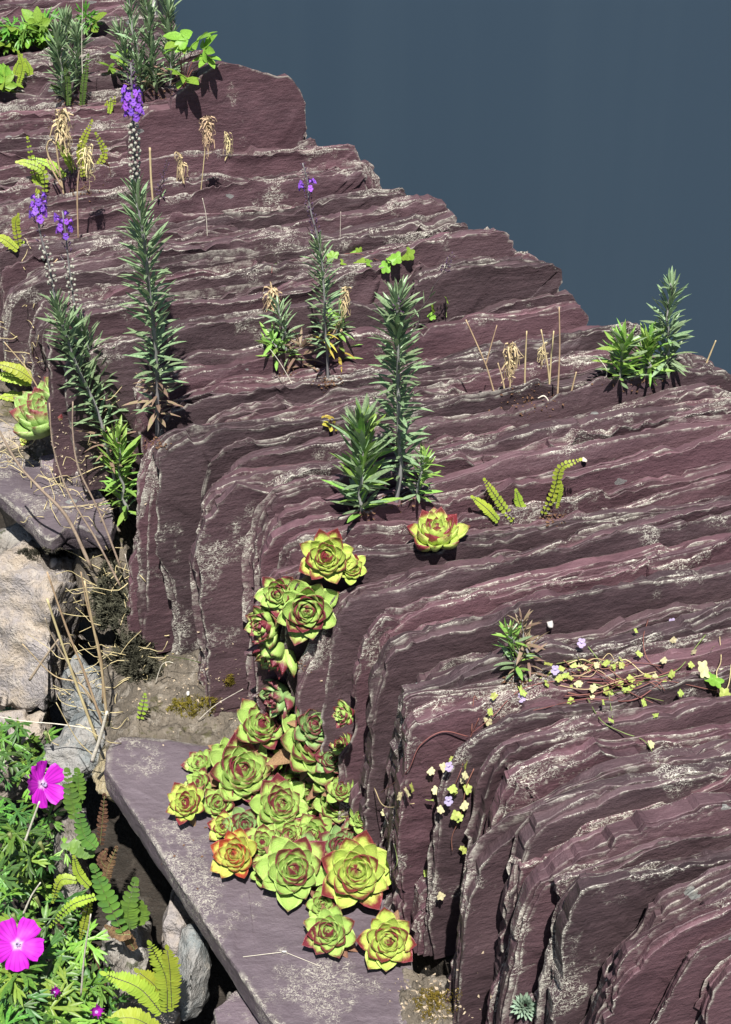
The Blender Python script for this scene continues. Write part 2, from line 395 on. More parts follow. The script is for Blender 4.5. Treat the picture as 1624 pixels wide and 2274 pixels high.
for i, (q, prof, spec) in enumerate(slabs):
    t = (slabs[i + 1][0] if i + 1 < len(slabs) else q + .05) - q
    far = q > 3.0
    hol = []; rg = 16
    for hq, hx, hy in ((qA, 388, 1258), (qB, 527, 1232)):
        if abs(q - hq) < 1e-6: h = atQ(hx, hy, q); hol.append((h.dot(E1), h.z, .0085)); rg = 60
    me = slab_mesh('coping_slate', prof, max(.012, t - float(rs0.uniform(.001, min(.014, t * .3)))), 100 + i, ds=.0075 if not far else .011, lam=.0085 if not far else .011, rings=rg if t > .03 else max(10, rg if rg > 16 else 0), holes=hol, drop=float(rs0.uniform(.12, .55)))
    o = link('coping_slate', me, WALL); o.location = E2 * q; o.rotation_euler = (0, 0, ANG)
    TOPS.append((q, t, np.array(prof)))
def top_z(x, y):
    """height of the slates at a place on the wall"""
    p = Vector((x, y, 0)); q = p.dot(E2); u = p.dot(E1)
    best = None
    for qq, t, pr in TOPS:
        if qq <= q < qq + t:
            k = int(np.argmax(pr[:, 1]))
            return float(np.interp(u, pr[:, 0], pr[:, 1]))
    return -.01

# ------------------------------------------------------------------ ground, soil, door, lower wall
def rock_mat(name, a, b, c, moss=None):
    m = NT(name); v, r = m.objvec()
    n1 = m.noise(v, 12, 5, .65); n2 = m.noise(v, 45, 4, .7); n3 = m.noise(v, 160, 3, .7)
    col = m.mix(m.sstep(n1, .38, .62), a, b); col = m.mix(m.math('MULTIPLY', m.sstep(n2, .52, .68), .7), col, c)
    col = m.mix(m.math('MULTIPLY', m.sstep(n3, .56, .7), .5), col, (.05, .05, .045))
    if moss: col = m.mix(m.math('MULTIPLY', m.sstep(m.noise(v, 20, 4, .7), .58, .66), .8), col, moss)
    m.L(col, m.b.inputs['Base Color']); m.b.inputs['Roughness'].default_value = .85; m.b.inputs['Specular IOR Level'].default_value = .25
    m.L(m.bump(m.math('ADD', m.math('MULTIPLY', n2, 1.), m.math('MULTIPLY', n3, .6)), .009, .9), m.b.inputs['Normal'])
    return m.m
M_PALE = rock_mat('pale_stone', (.36, .30, .235), (.28, .255, .25), (.45, .40, .34))
M_GREY = rock_mat('grey_stone', (.20, .22, .22), (.27, .26, .245), (.36, .33, .29))
M_OCHRE = rock_mat('ochre_stone', (.33, .27, .16), (.27, .23, .15), (.40, .36, .26))
M_DARK = rock_mat('mossy_stone', (.16, .14, .12), (.30, .28, .25), (.42, .40, .36), (.05, .06, .025))
M_SOIL = rock_mat('soil', (.095, .080, .062), (.16, .135, .105), (.27, .24, .20), (.075, .07, .03))
M_EARTH = rock_mat('dark_earth', (.022, .018, .014), (.035, .028, .022), (.06, .05, .04))  # humus darkened further: its colour carries the shade beneath the ledge

gx = np.linspace(-6, 6, 90); gy = np.linspace(-3, 9, 90); GX, GY = np.meshgrid(gx, gy, indexing='ij')
side = (GX * .85 + GY * .53) - .78
GZ = np.where(side < .3, -.78, -1.5) + .03 * fbm(GX * 3, GY * 3, 5, 3) - .02
big = np.stack([GX, GY, GZ], -1); big[0, :, 0] = -60; big[-1, :, 0] = 60; big[:, 0, 1] = -60; big[:, -1, 1] = 60
go = link('ground', grid_mesh('ground', big, M_EARTH)); tag(go, kind='structure')

def wall_pt(n, s, z): return Vector((n * .85 - .53 * s, n * .53 + .85 * s, z))
# core of the wall under the slates
ss = np.linspace(-.6, 5.2, 140); zz = np.linspace(-1.6, -.44, 24); rim = []
for s in ss:
    l = [(.80 + .015, z) for z in zz] + [(n, -.435) for n in np.linspace(.84, 1.56, 8)] + [(1.6, z) for z in zz[::-1]]
    rim.append([tuple(wall_pt(n + .03 * float(fbm(s * 9, z * 9, 3, 3)), s, z)) for n, z in l])
link('rubble_core', grid_mesh('rubble_core', np.array(rim), M_EARTH), WALL)

def rock(px, py, rx, ry, Z, mat, seed, depth=None, flat=.75, sq=.6, name='rubble_stone', parent=WALL, sub=5, rot=0.):
    c = atZ(px, py, Z); k = (c - CO).dot(ray(PW / 2, PH / 2)) / FPX
    bm = bmesh.new(); bmesh.ops.create_icosphere(bm, subdivisions=sub, radius=1)
    P = np.array([v.co[:] for v in bm.verts])
    P = np.sign(P) * np.abs(P) ** sq; P /= np.maximum(1, np.linalg.norm(P, axis=1, keepdims=True) * .78)
    d = 1 + .14 * fbm(P[:, 0] * 1.7 + seed, P[:, 1] * 1.7 + P[:, 2] * 1.3, seed, 4) + .05 * np.abs(fbm(P[:, 0] * 5 + P[:, 2] * 3, P[:, 1] * 5, seed + 4, 3))
    P = P * d[:, None] * np.array([rx * k, (depth or rx * .9 * k), ry * k / math.cos(RAD(45))])
    rsr = np.random.RandomState(seed * 7 + 1); sz = np.array([rx * k, (depth or rx * .9 * k), ry * k / math.cos(RAD(45))])
    for _ in range(14 if parent is not None else 4):                # split faces
        n = rsr.normal(size=3); n /= np.linalg.norm(n); h = rsr.uniform(.55, .82); Q = P / sz; e = Q @ n - h; P = P - np.where(e > 0, e, 0)[:, None] * n * sz
    P = P + (.02 * fbm(P[:, 0] * 40, P[:, 1] * 40 + P[:, 2] * 50, seed, 4))[:, None] * (P / np.maximum(1e-6, np.linalg.norm(P, axis=1, keepdims=True))) * .9 * min(sz) / .06
    for v, p in zip(bm.verts, P): v.co = p
    me = bpy.data.meshes.new(name); bm.to_mesh(me); bm.free(); me.materials.append(mat)
    me.polygons.foreach_set('use_smooth', [True] * len(me.polygons))
    o = link(name, me, parent, c); o.rotation_euler = (0, 0, rot); return o
for a in [(70, 1425, 135, 150, -.52, M_PALE, 1, .13), (195, 1555, 78, 80, -.53, M_GREY, 2, .09), (165, 1680, 82, 80, -.56, M_GREY, 3, .09),
          (10, 1660, 90, 90, -.64, M_PALE, 4, .10), (300, 1672, 105, 52, -.52, M_OCHRE, 5, .10), (165, 1900, 48, 120, -.62, M_DARK, 6, .07),
          (285, 2130, 74, 140, -.66, M_DARK, 7, .10), (398, 2060, 48, 80, -.70, M_PALE, 8, .08), (430, 2180, 56, 88, -.62, M_GREY, 9, .06),
          (45, 1225, 85, 62, -.42, M_DARK, 10, .08), (175, 1255, 70, 50, -.44, M_DARK, 18, .08), (562, 1545, 19, 34, -.415, M_PALE, 11, .03), (345, 2265, 60, 62, -.66, M_PALE, 12, .07),
          (520, 2310, 80, 80, -.66, M_DARK, 13, .08), (20, 985, 40, 26, -.26, M_PALE, 15, .05), (1150, 2175, 42, 16, -.37, M_GREY, 16, .05), (60, 1320, 90, 60, -.50, M_PALE, 19, .1)]:
    rock(*a[:7], depth=a[7])

def flat_slate(pts, Z, thick, seed, tiltx=0., tilty=0., mat=M_LEDGE, name='ledge_slate', ds=.007):
    """a slate lying flat: outline from the photograph at height Z, worn upper edge, sawn or split sides"""
    W = np.array([atZ(x, y, Z)[:2] for x, y in pts]); c = W.mean(0)
    P, S = resample(chaikin(np.r_[W, W[:1]], 1), ds); P = P[:-1]; n = len(P)
    T = np.roll(P, -1, 0) - np.roll(P, 1, 0); T /= np.hypot(T[:, 0], T[:, 1])[:, None]; N = np.c_[T[:, 1], -T[:, 0]]
    if ((P - c) * N).sum() < 0: N = -N
    sp = np.arange(n) * ds
    rows = []
    for v, inn in ((-thick, .012), (-thick * .97, .003), (-thick * .75, .0), (-thick * .5, .0), (-thick * .22, .001), (-.003, .0008), (0, .0025)):
        Q = P - N * (inn + .0035 * fbm(sp * 14, v * 60, seed, 3) + .004 * np.abs(fbm(sp * 50, v * 90, seed + 8, 3)) + .008 * np.clip(vn(sp * 12, 0, seed + 9) * 3 - .8, 0, 1) * (v > -.012))[:, None]
        rows.append(np.c_[Q, np.full(n, v) + (.003 * fbm(sp * 9, 0, seed + 2, 3) if v > -.01 else 0)])
    base = P - N * .0025
    for t in (.06, .14, .25, .4, .55, .7, .85, .97):
        Q = base * (1 - t) + c * t
        z = .004 * fbm(Q[:, 0] * 9, Q[:, 1] * 9, seed + 4, 3) - np.floor(fbm(Q[:, 0] * 6, Q[:, 1] * 5, seed + 5, 3) * 3) * .002
        rows.append(np.c_[Q, z])
    G = np.array(rows); G[:, :, :2] -= c
    G[:, :, 2] += G[:, :, 0] * tiltx + G[:, :, 1] * tilty
    rd = np.zeros(G.shape[:2]); rd[5] = .7; rd[6] = .8; rd[1] = .5
    I, J = np.meshgrid(np.arange(len(G) - 1), np.arange(n), indexing='ij'); J2 = (J + 1) % n
    q = np.stack([I * n + J, I * n + J2, (I + 1) * n + J2, (I + 1) * n + J], -1).reshape(-1, 4)
    me = fast_mesh(name, G.reshape(-1, 3), q, mat, True, {'ridge': rd, 'tone': np.full(G.shape[:2], .45)}, [np.arange((len(G) - 1) * n, len(G) * n), np.arange(n)[::-1]])
    try: me.set_sharp_from_angle(angle=RAD(38))
    except Exception: pass
    o = link(name, me, WALL, (c[0], c[1], Z)); return o
ZL = -.42
flat_slate([(228, 1705), (236, 1655), (262, 1634), (300, 1632), (420, 1645), (500, 1655), (640, 1660), (800, 1760), (900, 2000), (930, 2200), (900, 2310), (760, 2400), (640, 2330), (480, 2085), (330, 1860)], ZL, .052, 41)
flat_slate([(-40, 1010), (60, 1032), (150, 1046), (215, 1075), (262, 1130), (240, 1190), (160, 1150), (120, 1192), (92, 1185), (60, 1150), (-40, 1080)], -.265, .03, 42, -.05, .1)
flat_slate([(85, 1010), (150, 995), (240, 1015), (250, 1060), (160, 1050), (90, 1040)], -.235, .03, 43)
flat_slate([(470, 2240), (540, 2180), (620, 2260), (600, 2400), (500, 2400)], -.50, .05, 44)

def soil_patch(c4, Z, amp, seed, name='soil', n=90):
    A, B, C, D_ = [np.array(atZ(*p, Z)) for p in c4]; s, t = np.meshgrid(np.linspace(0, 1, n), np.linspace(0, 1, n), indexing='ij'); s, t = s[..., None], t[..., None]
    G = (A * (1 - s) + B * s) * (1 - t) + (D_ * (1 - s) + C * s) * t
    e = np.minimum(1, 6 * np.minimum(np.minimum(s, 1 - s), np.minimum(t, 1 - t)))[..., 0]; x, y = G[..., 0], G[..., 1]
    G[..., 2] += -.04 * (1 - e) + amp * fbm(x * 22, y * 22, seed, 4) + .012 * np.abs(fbm(x * 90, y * 90, seed + 3, 3))
    return tag(link(name, grid_mesh(name, G, M_SOIL)), kind='structure')
soil_patch([(225, 1400), (640, 1430), (660, 1700), (230, 1665)], -.425, .03, 3)
soil_patch([(860, 2120), (1080, 2140), (1060, 2330), (860, 2330)], -.42, .03, 6)
soil_patch([(-60, 800), (300, 830), (300, 1080), (-60, 1050)], -.262, .03, 8)
soil_patch([(100, 1070), (300, 1060), (310, 1440), (190, 1330)], -.36, .05, 9)

# blue-grey door of the building behind
M_DOOR = NT('blue_grey_paint'); v, r = M_DOOR.objvec()
st = M_DOOR.noise(M_DOOR.mapv(v, (9, 9, .35)), 1, 3, .5)
M_DOOR.L(M_DOOR.mix(M_DOOR.sstep(st, .3, .7), (.037, .061, .090), (.040, .065, .094)), M_DOOR.b.inputs['Base Color'])
M_DOOR.b.inputs['Roughness'].default_value = .38; M_DOOR.b.inputs['Specular IOR Level'].default_value = .4
M_DOOR.L(M_DOOR.bump(M_DOOR.noise(M_DOOR.mapv(v, (14, 14, .5)), 1, 2), .0015, .5), M_DOOR.b.inputs['Normal'])
def box(name, x0, x1, y0, y1, z0, z1, mat, parent, loc):
    v = [(x, y, z) for x in (x0, x1) for y in (y0, y1) for z in (z0, z1)]
    v = [Vector(p) - Vector(loc) for p in v]
    f = [(0, 1, 3, 2), (4, 6, 7, 5), (0, 4, 5, 1), (2, 3, 7, 6), (0, 2, 6, 4), (1, 5, 7, 3)]
    bm = bmesh.new(); vs = [bm.verts.new(p) for p in v]; [bm.faces.new([vs[i] for i in q]) for q in f]
    bmesh.ops.recalc_face_normals(bm, faces=bm.faces); bmesh.ops.bevel(bm, geom=bm.edges[:], offset=.003, segments=1, affect='EDGES')
    me = bpy.data.meshes.new(name); bm.to_mesh(me); bm.free(); me.materials.append(mat); return link(name, me, parent)
YD = 4.25; xl = atY(386, 30, YD).x; xd = atY(352, 30, YD).x; xj = atY(338, 30, YD).x
M_FRAME = simple('pale_frame', (.62, .60, .55), .6); M_GAP = simple('dark_gap', (.03, .035, .04), .6)
M_RENDER = simple('pale_render', (.45, .43, .40), .9, bump=.003)
DOOR = empty('metal_door', (xl + 1.5, YD, -1.5), 'large plain blue-grey metal door standing behind the wall', 'door')
L0 = (xl + 1.5, YD, -1.5)
box('door_panel', xl, xl + 3.2, YD, YD + .05, -1.48, 2.6, M_DOOR.m, DOOR, L0)
box('door_gap', xd, xl - .003, YD + .012, YD + .06, -1.48, 2.6, M_GAP, DOOR, L0)  # dark strip painted in for the shaded gap between door and frame
box('door_frame', xj, xd - .003, YD - .03, YD + .1, -1.48, 2.6, M_FRAME, DOOR, L0)

# ------------------------------------------------------------------ plant builders
bpy.context.view_layer.update()
DG = bpy.context.evaluated_depsgraph_get()
def surf(px, py, lift=0.):
    """the place on the stones that the photograph shows here"""
    d = ray(px, py).normalized(); ok, loc, nor, *_ = SC.ray_cast(DG, CO, d)
    if not ok: return atZ(px, py, 0.), Vector((0, 0, 1))
    if nor.dot(d) > 0: nor = -nor
    return loc + nor * lift, nor
_atZ = atZ
def atZ(px, py, Z=0.):
    if Z is None:
        p = surf(px, py)[0]; return p + Vector((0, .006, -.012))
    return _atZ(px, py, Z)
def frame(d, n):
    x = Vector(d).normalized(); z = Vector(n); z = (z - x * z.dot(x))
    z = z.normalized() if z.length > 1e-5 else x.orthogonal().normalized()
    y = z.cross(x); return Matrix((x, y, z)).transposed().to_4x4()
def put(name, me, parent, loc, d, n, s=1., sw=None):
    o = bpy.data.objects.new(name, me); COL.objects.link(o); o.parent = parent
    o.matrix_basis = Matrix.Translation(loc) @ frame(d, n) @ Matrix.Diagonal((s, sw or s, s, 1)); return o
def leaf_mesh(name, mat, prof, fold=.12, droop=.0, wave=0., seed=0, tip_up=0.):
    """a blade of length 1 along x; prof: list of (x, half width)"""
    V, F = [], []
    for i, (x, w) in enumerate(prof):
        z = -droop * x * x + tip_up * max(0, x - .6) ** 2
        wz = wave * math.sin(i * 2.1 + seed)
        V += [(x, -w, z + fold * w * 2 + wz * w), (x, 0, z), (x, w, z + fold * w * 2 - wz * w)]
    for i in range(len(prof) - 1):
        a = i * 3; F += [(a, a + 3, a + 4, a + 1), (a + 1, a + 4, a + 5, a + 2)]
    return mesh(name, V, F, True, mat)
def spline(P, n):
    P = [Vector(p) for p in P]
    if len(P) == 2: return [P[0].lerp(P[1], i / (n - 1)) for i in range(n)]
    out = []
    Q = [P[0] * 2 - P[1]] + P + [P[-1] * 2 - P[-2]]; m = len(P) - 1
    for i in range(n):
        t = i / (n - 1) * m; k = min(int(t), m - 1); f = t - k; a, b, c, d = Q[k:k + 4]
        out.append(.5 * ((2 * b) + (c - a) * f + (2 * a - 5 * b + 4 * c - d) * f * f + (3 * b - a - 3 * c + d) * f ** 3))
    return out
def tube_data(P, r0, r1, seg=6, wob=0.):
    V, F = [], []; n = len(P); up = Vector((.3, .9, .2))
    for i, p in enumerate(P):
        t = (P[min(n - 1, i + 1)] - P[max(0, i - 1)]).normalized(); a = t.cross(up)
        a = a.normalized() if a.length > 1e-4 else t.orthogonal().normalized()
        b = t.cross(a); r = r0 + (r1 - r0) * i / max(1, n - 1)
        if wob: r *= 1 + wob * (random.random() - .5)
        for k in range(seg):
            an = 2 * math.pi * k / seg; V.append(p + (a * math.cos(an) + b * math.sin(an)) * r)
    for i in range(n - 1):
        for k in range(seg):
            k2 = (k + 1) % seg; F.append((i * seg + k, i * seg + k2, (i + 1) * seg + k2, (i + 1) * seg + k))
    F.append(tuple(range(seg))[::-1]); F.append(tuple(range((n - 1) * seg, n * seg)))
    return V, F
def tube(name, P, r0, r1, mat, parent, org=(0, 0, 0), seg=6, wob=0.):
    org = Vector(org); V, F = tube_data([p - org for p in P], r0, r1, seg, wob)
    return link(name, mesh(name, V, F, True, mat), parent)
class Acc:
    def __init__(s): s.V, s.F = [], []
    def add(s, V, F):
        k = len(s.V); s.V += [Vector(v) for v in V]; s.F += [tuple(i + k for i in f) for f in F]
    def tube(s, P, r0, r1, seg=5): s.add(*tube_data(P, r0, r1, seg))
    def blade(s, M, prof, fold=.12, droop=0.):
        V, F = [], []
        for x, w in prof:
            z = -droop * x * x; V += [M @ Vector((x, -w, z + fold * w)), M @ Vector((x, 0, z)), M @ Vector((x, w, z + fold * w))]
        for i in range(len(prof) - 1):
            a = i * 3; F += [(a, a + 3, a + 4, a + 1), (a + 1, a + 4, a + 5, a + 2)]
        s.add(V, F)
    def build(s, name, mat, parent, org=(0, 0, 0), smooth=True):
        org = Vector(org); return link(name, mesh(name, [v - org for v in s.V], s.F, smooth, mat), parent)
def px_scale(p): return (p - CO).dot(ray(PW / 2, PH / 2)) / FPX

# leaf colours
M_LIN = simple('toadflax_leaf', (.30, .41, .22), .36, .45, 20, .55, trans=.25, col2=(.17, .26, .13))
M_LIN2 = simple('fresh_leaf', (.33, .52, .11), .40, .3, 20, .5, trans=.28, col2=(.22, .40, .09))
M_LIN3 = simple('pink_leaf', (.30, .17, .15), .5, .35, 15, trans=.2, col2=(.22, .20, .10))
M_YEL = simple('yellow_leaf', (.55, .40, .06), .5, .3, 20, trans=.25, col2=(.42, .42, .08))
M_STEM = simple('grey_stem', (.24, .23, .23), .6, .3, 30)
M_STEMG = simple('green_stem', (.20, .24, .08), .6, .3, 30)
M_STEMR = simple('red_stem', (.24, .10, .08), .6, .3, 30)
M_STEMD = simple('dark_stem', (.07, .05, .055), .6, .3, 30)
M_DRY = simple('dry_straw', (.62, .49, .28), .75, .35, 40, .2, col2=(.45, .34, .20), trans=.1)
M_TWIG = simple('dry_twig', (.42, .33, .24), .8, .35, 60, .2, .001, 300, col2=(.30, .23, .17))
M_BONE = simple('bleached_twig', (.66, .60, .50), .8, .25, 60, .2, .001, 300)
M_BROWN = simple('brown_frond', (.20, .115, .065), .85, .5, 160, .15, .003, 300, col2=(.08, .045, .028))
M_PURP = simple('violet_petal', (.36, .14, .75), .5, .3, 60, trans=.3, col2=(.25, .08, .6))
M_LILAC = simple('pale_lilac_petal', (.62, .52, .78), .5, .2, 60, trans=.3)
m = NT('magenta_petal'); tc = m.n('TexCoord'); sp = m.n('SeparateXYZ'); m.L(tc.outputs['Object'], sp.inputs[0])
ang = m.math('DIVIDE', sp.outputs['Y'], m.math('ADD', sp.outputs['X'], .25)); vein = m.math('POWER', m.math('ABSOLUTE', m.math('SINE', m.math('MULTIPLY', ang, 17.))), 6.)
c = m.mix(m.math('MULTIPLY', vein, .55), (.60, .02, .58), (.26, .004, .32)); c = m.mix(m.sstep(sp.outputs['X'], .22, .02), c, (.75, .5, .75))
m.L(c, m.b.inputs['Base Color']); m.b.inputs['Roughness'].default_value = .55; tr = m.n('BsdfTranslucent'); m.L(c, tr.inputs['Color']); mx = m.n('MixShader'); mx.inputs[0].default_value = .3
m.L(m.b.outputs[0], mx.inputs[1]); m.L(tr.outputs[0], mx.inputs[2]); m.L(mx.outputs[0], m.out.inputs['Surface']); M_MAG = m.m
M_CAP = simple('seed_capsule', (.36, .36, .28), .6, .3, 60, col2=(.22, .21, .19))
M_BUD = simple('dark_bud', (.09, .05, .10), .6, .3, 60)
M_FERN = simple('fern_green', (.42, .52, .06), .5, .35, 25, trans=.3, col2=(.30, .42, .05))
M_FERND = simple('fern_dark', (.10, .16, .035), .5, .35, 25, trans=.2)
M_FERNR = simple('rustyback_green', (.16, .30, .045), .5, .3, 40, trans=.2, col2=(.10, .20, .05))
M_GER = simple('cranesbill_leaf', (.15, .31, .045), .42, .6, 14, .45, trans=.22, col2=(.07, .18, .03))
M_GER2 = simple('columbine_leaf', (.27, .46, .06), .45, .3, 14, trans=.35)
M_VINE = simple('vine_leaf', (.50, .56, .14), .5, .4, 30, trans=.3, col2=(.34, .42, .10))
M_CREAM = simple('cream_bract', (.58, .54, .30), .6, .2, 30, trans=.2)
M_WHITE = simple('white_quartz', (.55, .53, .50), .6, .1, 40)
M_GLAUC = simple('glaucous_leaf', (.30, .42, .30), .55, .2, 30, trans=.1)
M_MOSS = simple('black_moss', (.035, .035, .025), .9, .5, 60, .1, col2=(.09, .085, .06))
M_MOSSY = simple('golden_moss', (.24, .19, .03), .9, .5, 60, .1, col2=(.14, .12, .02))

LANCE = [(0, .012), (.15, .045), (.35, .072), (.55, .076), (.75, .058), (.9, .028), (1, .002)]
LIN_LEAF = [leaf_mesh('lance_leaf', m, LANCE, .25, d, 0, i, u) for i, (m, d, u) in enumerate(((M_LIN, .10, 0), (M_LIN, .22, 0), (M_LIN, -.05, .1), (M_LIN2, .08, 0), (M_LIN2, -.06, .15), (M_LIN3, .15, 0), (M_LIN3, .3, 0), (M_YEL, .4, 0)))]
DARKL, FRESH, PINK, YEL = (0, 1, 2), (3, 4), (5, 6), (7,)

def flower_mesh(mat, name='snapdragon_flower'):
    a = Acc()
    for ang, L, w, tip in ((60, .5, .2, .5), (120, .5, .2, .5), (-90, .6, .24, -.2), (-150, .5, .22, -.1), (-30, .5, .22, -.1)):
        d = Vector((.35, math.cos(RAD(ang)), math.sin(RAD(ang)))); n = Vector((1, -.2 * math.cos(RAD(ang)), -.2 * math.sin(RAD(ang))))
        M = Matrix.Translation((.35, 0, 0)) @ frame(d, n) @ Matrix.Diagonal((L, L, L, 1))
        a.blade(M, [(0, .12), (.4, .34), (.75, .42), (1, .22)], .2, .25)
    a.tube([Vector((-.1, 0, -.05)), Vector((.15, 0, 0)), Vector((.4, 0, 0))], .10, .24, 6)
    a.tube([Vector((.05, 0, -.05)), Vector((-.15, 0, -.3)), Vector((-.2, 0, -.62))], .08, .02, 5)
    return mesh(name, a.V, a.F, True, mat)
FLOWER = flower_mesh(M_PURP); FLOWER_L = flower_mesh(M_LILAC, 'pale_flower')
def capsule_mesh():
    bm = bmesh.new(); bmesh.ops.create_uvsphere(bm, u_segments=8, v_segments=6, radius=.5)
    for v in bm.verts: v.co.x += .5
    a = Acc(); a.V = [v.co.copy() for v in bm.verts]; a.F = [tuple(v.index for v in f.verts) for f in bm.faces]; bm.free()
    return mesh('seed_capsule', a.V, a.F, True, M_CAP)
CAPS = capsule_mesh()
def bud_mesh():
    a = Acc(); a.tube([Vector((0, 0, 0)), Vector((.3, 0, 0)), Vector((.7, 0, .05)), Vector((1, 0, .1))], .12, .25, 5)
    return mesh('bud', a.V, a.F, True, M_BUD)
BUD = bud_mesh()

def toadflax(name, label, pts, Z, leaves=(0., 1.), n=90, L=.034, kinds=DARKL, low=PINK, caps=None, flowers=None, buds=None, r=.0024, spread=1., group=None, cat='plant', lean=0., stem=M_STEM, bushy=0., thing=None, tuft=.25, seed=None):
    """a stem read off the photograph in the upright plane through its foot, with whorled leaves, seed capsules, flowers and buds"""
    rs = random.Random(seed if seed is not None else hash(label) % 1000 if False else len(label) * 31 + int(pts[0][0]))
    b = atZ(*pts[0], Z); P = [b] + [atY(x, y, b.y + lean * (i + 1)) for i, (x, y) in enumerate(pts[1:])]
    P = spline(P, 36); P = [p + Vector((vn(i * .22, 1.5, int(pts[0][0])), vn(i * .22, 7.5, int(pts[0][0])), 0)) * .012 * min(1, i / 6) for i, p in enumerate(P)]; T = thing or empty(name, b, label, cat, group); o = T.location
    tube('stem', P, r, r * .45, stem, T, o)
    def at(t):
        f = max(0, min(.9999, t)) * (len(P) - 1); k = int(f); p = P[k].lerp(P[k + 1], f - k); return p - o, (P[k + 1] - P[k]).normalized()
    a = rs.random() * 6; n = int(n * 1.3); r0_ = r
    for i in range(n):
        t = leaves[0] + (leaves[1] - leaves[0]) * (i + rs.random() * .6) / n; p, tan = at(t); a += 2.399 + rs.uniform(-.3, .3)
        rel = (t - leaves[0]) / (leaves[1] - leaves[0])
        u = tan.orthogonal().normalized(); w = tan.cross(u); rad = u * math.cos(a) + w * math.sin(a)
        el = (1.25 - .6 * rel) * spread + rs.uniform(-.28, .28)
        if rs.random() < .10 * (1 - rel): continue
        if rel > 1 - tuft: el *= 1 - .45 * (rel - 1 + tuft) / tuft
        d = tan * math.cos(el) + rad * math.sin(el); nn = tan * math.sin(el) - rad * math.cos(el)
        ks = low if (rel < .16 and rs.random() < .55) else kinds
        s = L * (.75 + .5 * rs.random()) * (1 - .35 * max(0, rel - .75) / .25)
        put('leaf', LIN_LEAF[rs.choice(ks)], T, p + rad * r * .8, d, nn, s, s * rs.uniform(.85, 1.25))
    for spec, me, sz, cnt, el in ((caps, CAPS, .0046, 26, 1.1), (flowers, FLOWER, .0108, 20, 1.25), (buds, BUD, .006, 26, .7)):
        if not spec: continue
        t0, t1 = spec[:2]; cnt = spec[2] if len(spec) > 2 else cnt
        for i in range(cnt):
            t = t0 + (t1 - t0) * (i + rs.random() * .5) / cnt; p, tan = at(t); a += 2.399
            u = tan.orthogonal().normalized(); w = tan.cross(u); rad = u * math.cos(a) + w * math.sin(a)
            e2 = el + rs.uniform(-.25, .25); d = tan * math.cos(e2) + rad * math.sin(e2)
            off = .0075 if me is FLOWER else .0045
            k = 1 - .5 * (i / cnt) if me is BUD else 1
            put({id(CAPS): 'seed_capsule', id(FLOWER): 'flower', id(BUD): 'bud'}[id(me)], me, T, p + rad * off * k + tan * .002, d, Vector((0, 0, 1)) + rad * .1, sz * k * rs.uniform(.8, 1.2))
    return T

# houseleeks -----------------------------------------------------------------
def semper_material(name, base, mid, tip, tip_at=.66):
    m = NT(name); tc = m.n('TexCoord'); sp = m.n('SeparateXYZ'); m.L(tc.outputs['Object'], sp.inputs[0]); oi = m.n('ObjectInfo')
    x, y = sp.outputs['X'], sp.outputs['Y']
    v, rnd = m.objvec(); nz = m.noise(v, 7, 3)
    xx = m.math('ADD', m.math('ADD', x, m.math('MULTIPLY', m.math('ABSOLUTE', y), .38)), m.math('MULTIPLY', m.math('SUBTRACT', nz, .5), .28))
    xx = m.math('ADD', xx, m.math('MULTIPLY', m.math('SUBTRACT', rnd, .5), .34))
    c = m.mix(m.sstep(x, .1, .6), base, mid); c = m.mix(m.sstep(xx, tip_at, tip_at + .24), c, tip); c = m.mix(m.math('MULTIPLY', m.sstep(x, .90, .98), .8), c, (.12, .02, .02))
    hs = m.n('HueSaturation'); m.L(c, hs.inputs['Color']); m.L(m.math('MULTIPLY_ADD', rnd, .3, .85), hs.inputs['Value']); c = hs.outputs[0]
    # waxy bloom
    m.L(c, m.b.inputs['Base Color']); m.b.inputs['Roughness'].default_value = .42; m.b.inputs['Specular IOR Level'].default_value = .45
    m.b.inputs['Subsurface Weight'].default_value = .12; m.b.inputs['Subsurface Radius'].default_value = (.004, .006, .002); m.b.inputs['Subsurface Scale'].default_value = .5
    m.L(m.bump(m.noise(v, 30, 3), .01, .25), m.b.inputs['Normal'])
    return m.m
SEM_A = semper_material('houseleek_green', (.42, .54, .15), (.36, .53, .13), (.14, .022, .034), .745)
SEM_B = semper_material('houseleek_yellow', (.52, .60, .16), (.46, .59, .12), (.17, .024, .032), .745)
SEM_C = semper_material('houseleek_orange', (.50, .57, .14), (.49, .54, .11), (.30, .045, .025), .70)
SEM_D = semper_material('houseleek_bluegreen', (.32, .44, .16), (.25, .40, .14), (.15, .035, .045), .70)
def semper_leaf(mat, curl):
    prof = [(0, .15, .06), (.12, .19, .09), (.3, .25, .11), (.5, .30, .11), (.64, .305, .10), (.76, .265, .08), (.85, .18, .055), (.92, .085, .03), (1.0, .004, .004)]
    V, F = [], []; m = 10
    for x, w, t in prof:
        zc = curl * x * x + .02 * x + .10 * max(0, x - .8) * 3
        for k in range(m):
            if k < 6: y = -1 + 2 * k / 5; z = zc + .42 * w * abs(y) ** 1.6          # upper side, cupped
            else: y = 1 - 2 * (k - 5) / 5; z = zc + .42 * w * abs(y) ** 1.6 - t * 1.5 * (1 - y * y) - .004
            V.append((x, w * y, z))
    n = len(prof)
    for i in range(n - 1):
        for k in range(m): k2 = (k + 1) % m; F.append((i * m + k, (i + 1) * m + k, (i + 1) * m + k2, i * m + k2))
    F.append(tuple(range(m))); F.append(tuple(range((n - 1) * m, n * m))[::-1])
    return mesh('rosette_leaf', V, F, True, mat)
SEM_E = semper_material('houseleek_closed', (.34, .46, .13), (.30, .45, .13), (.20, .05, .06), .86)
SEM_LEAF = {id(m): [semper_leaf(m, c) for c in (.03, .16, .30)] for m in (SEM_A, SEM_B, SEM_C, SEM_D, SEM_E)}
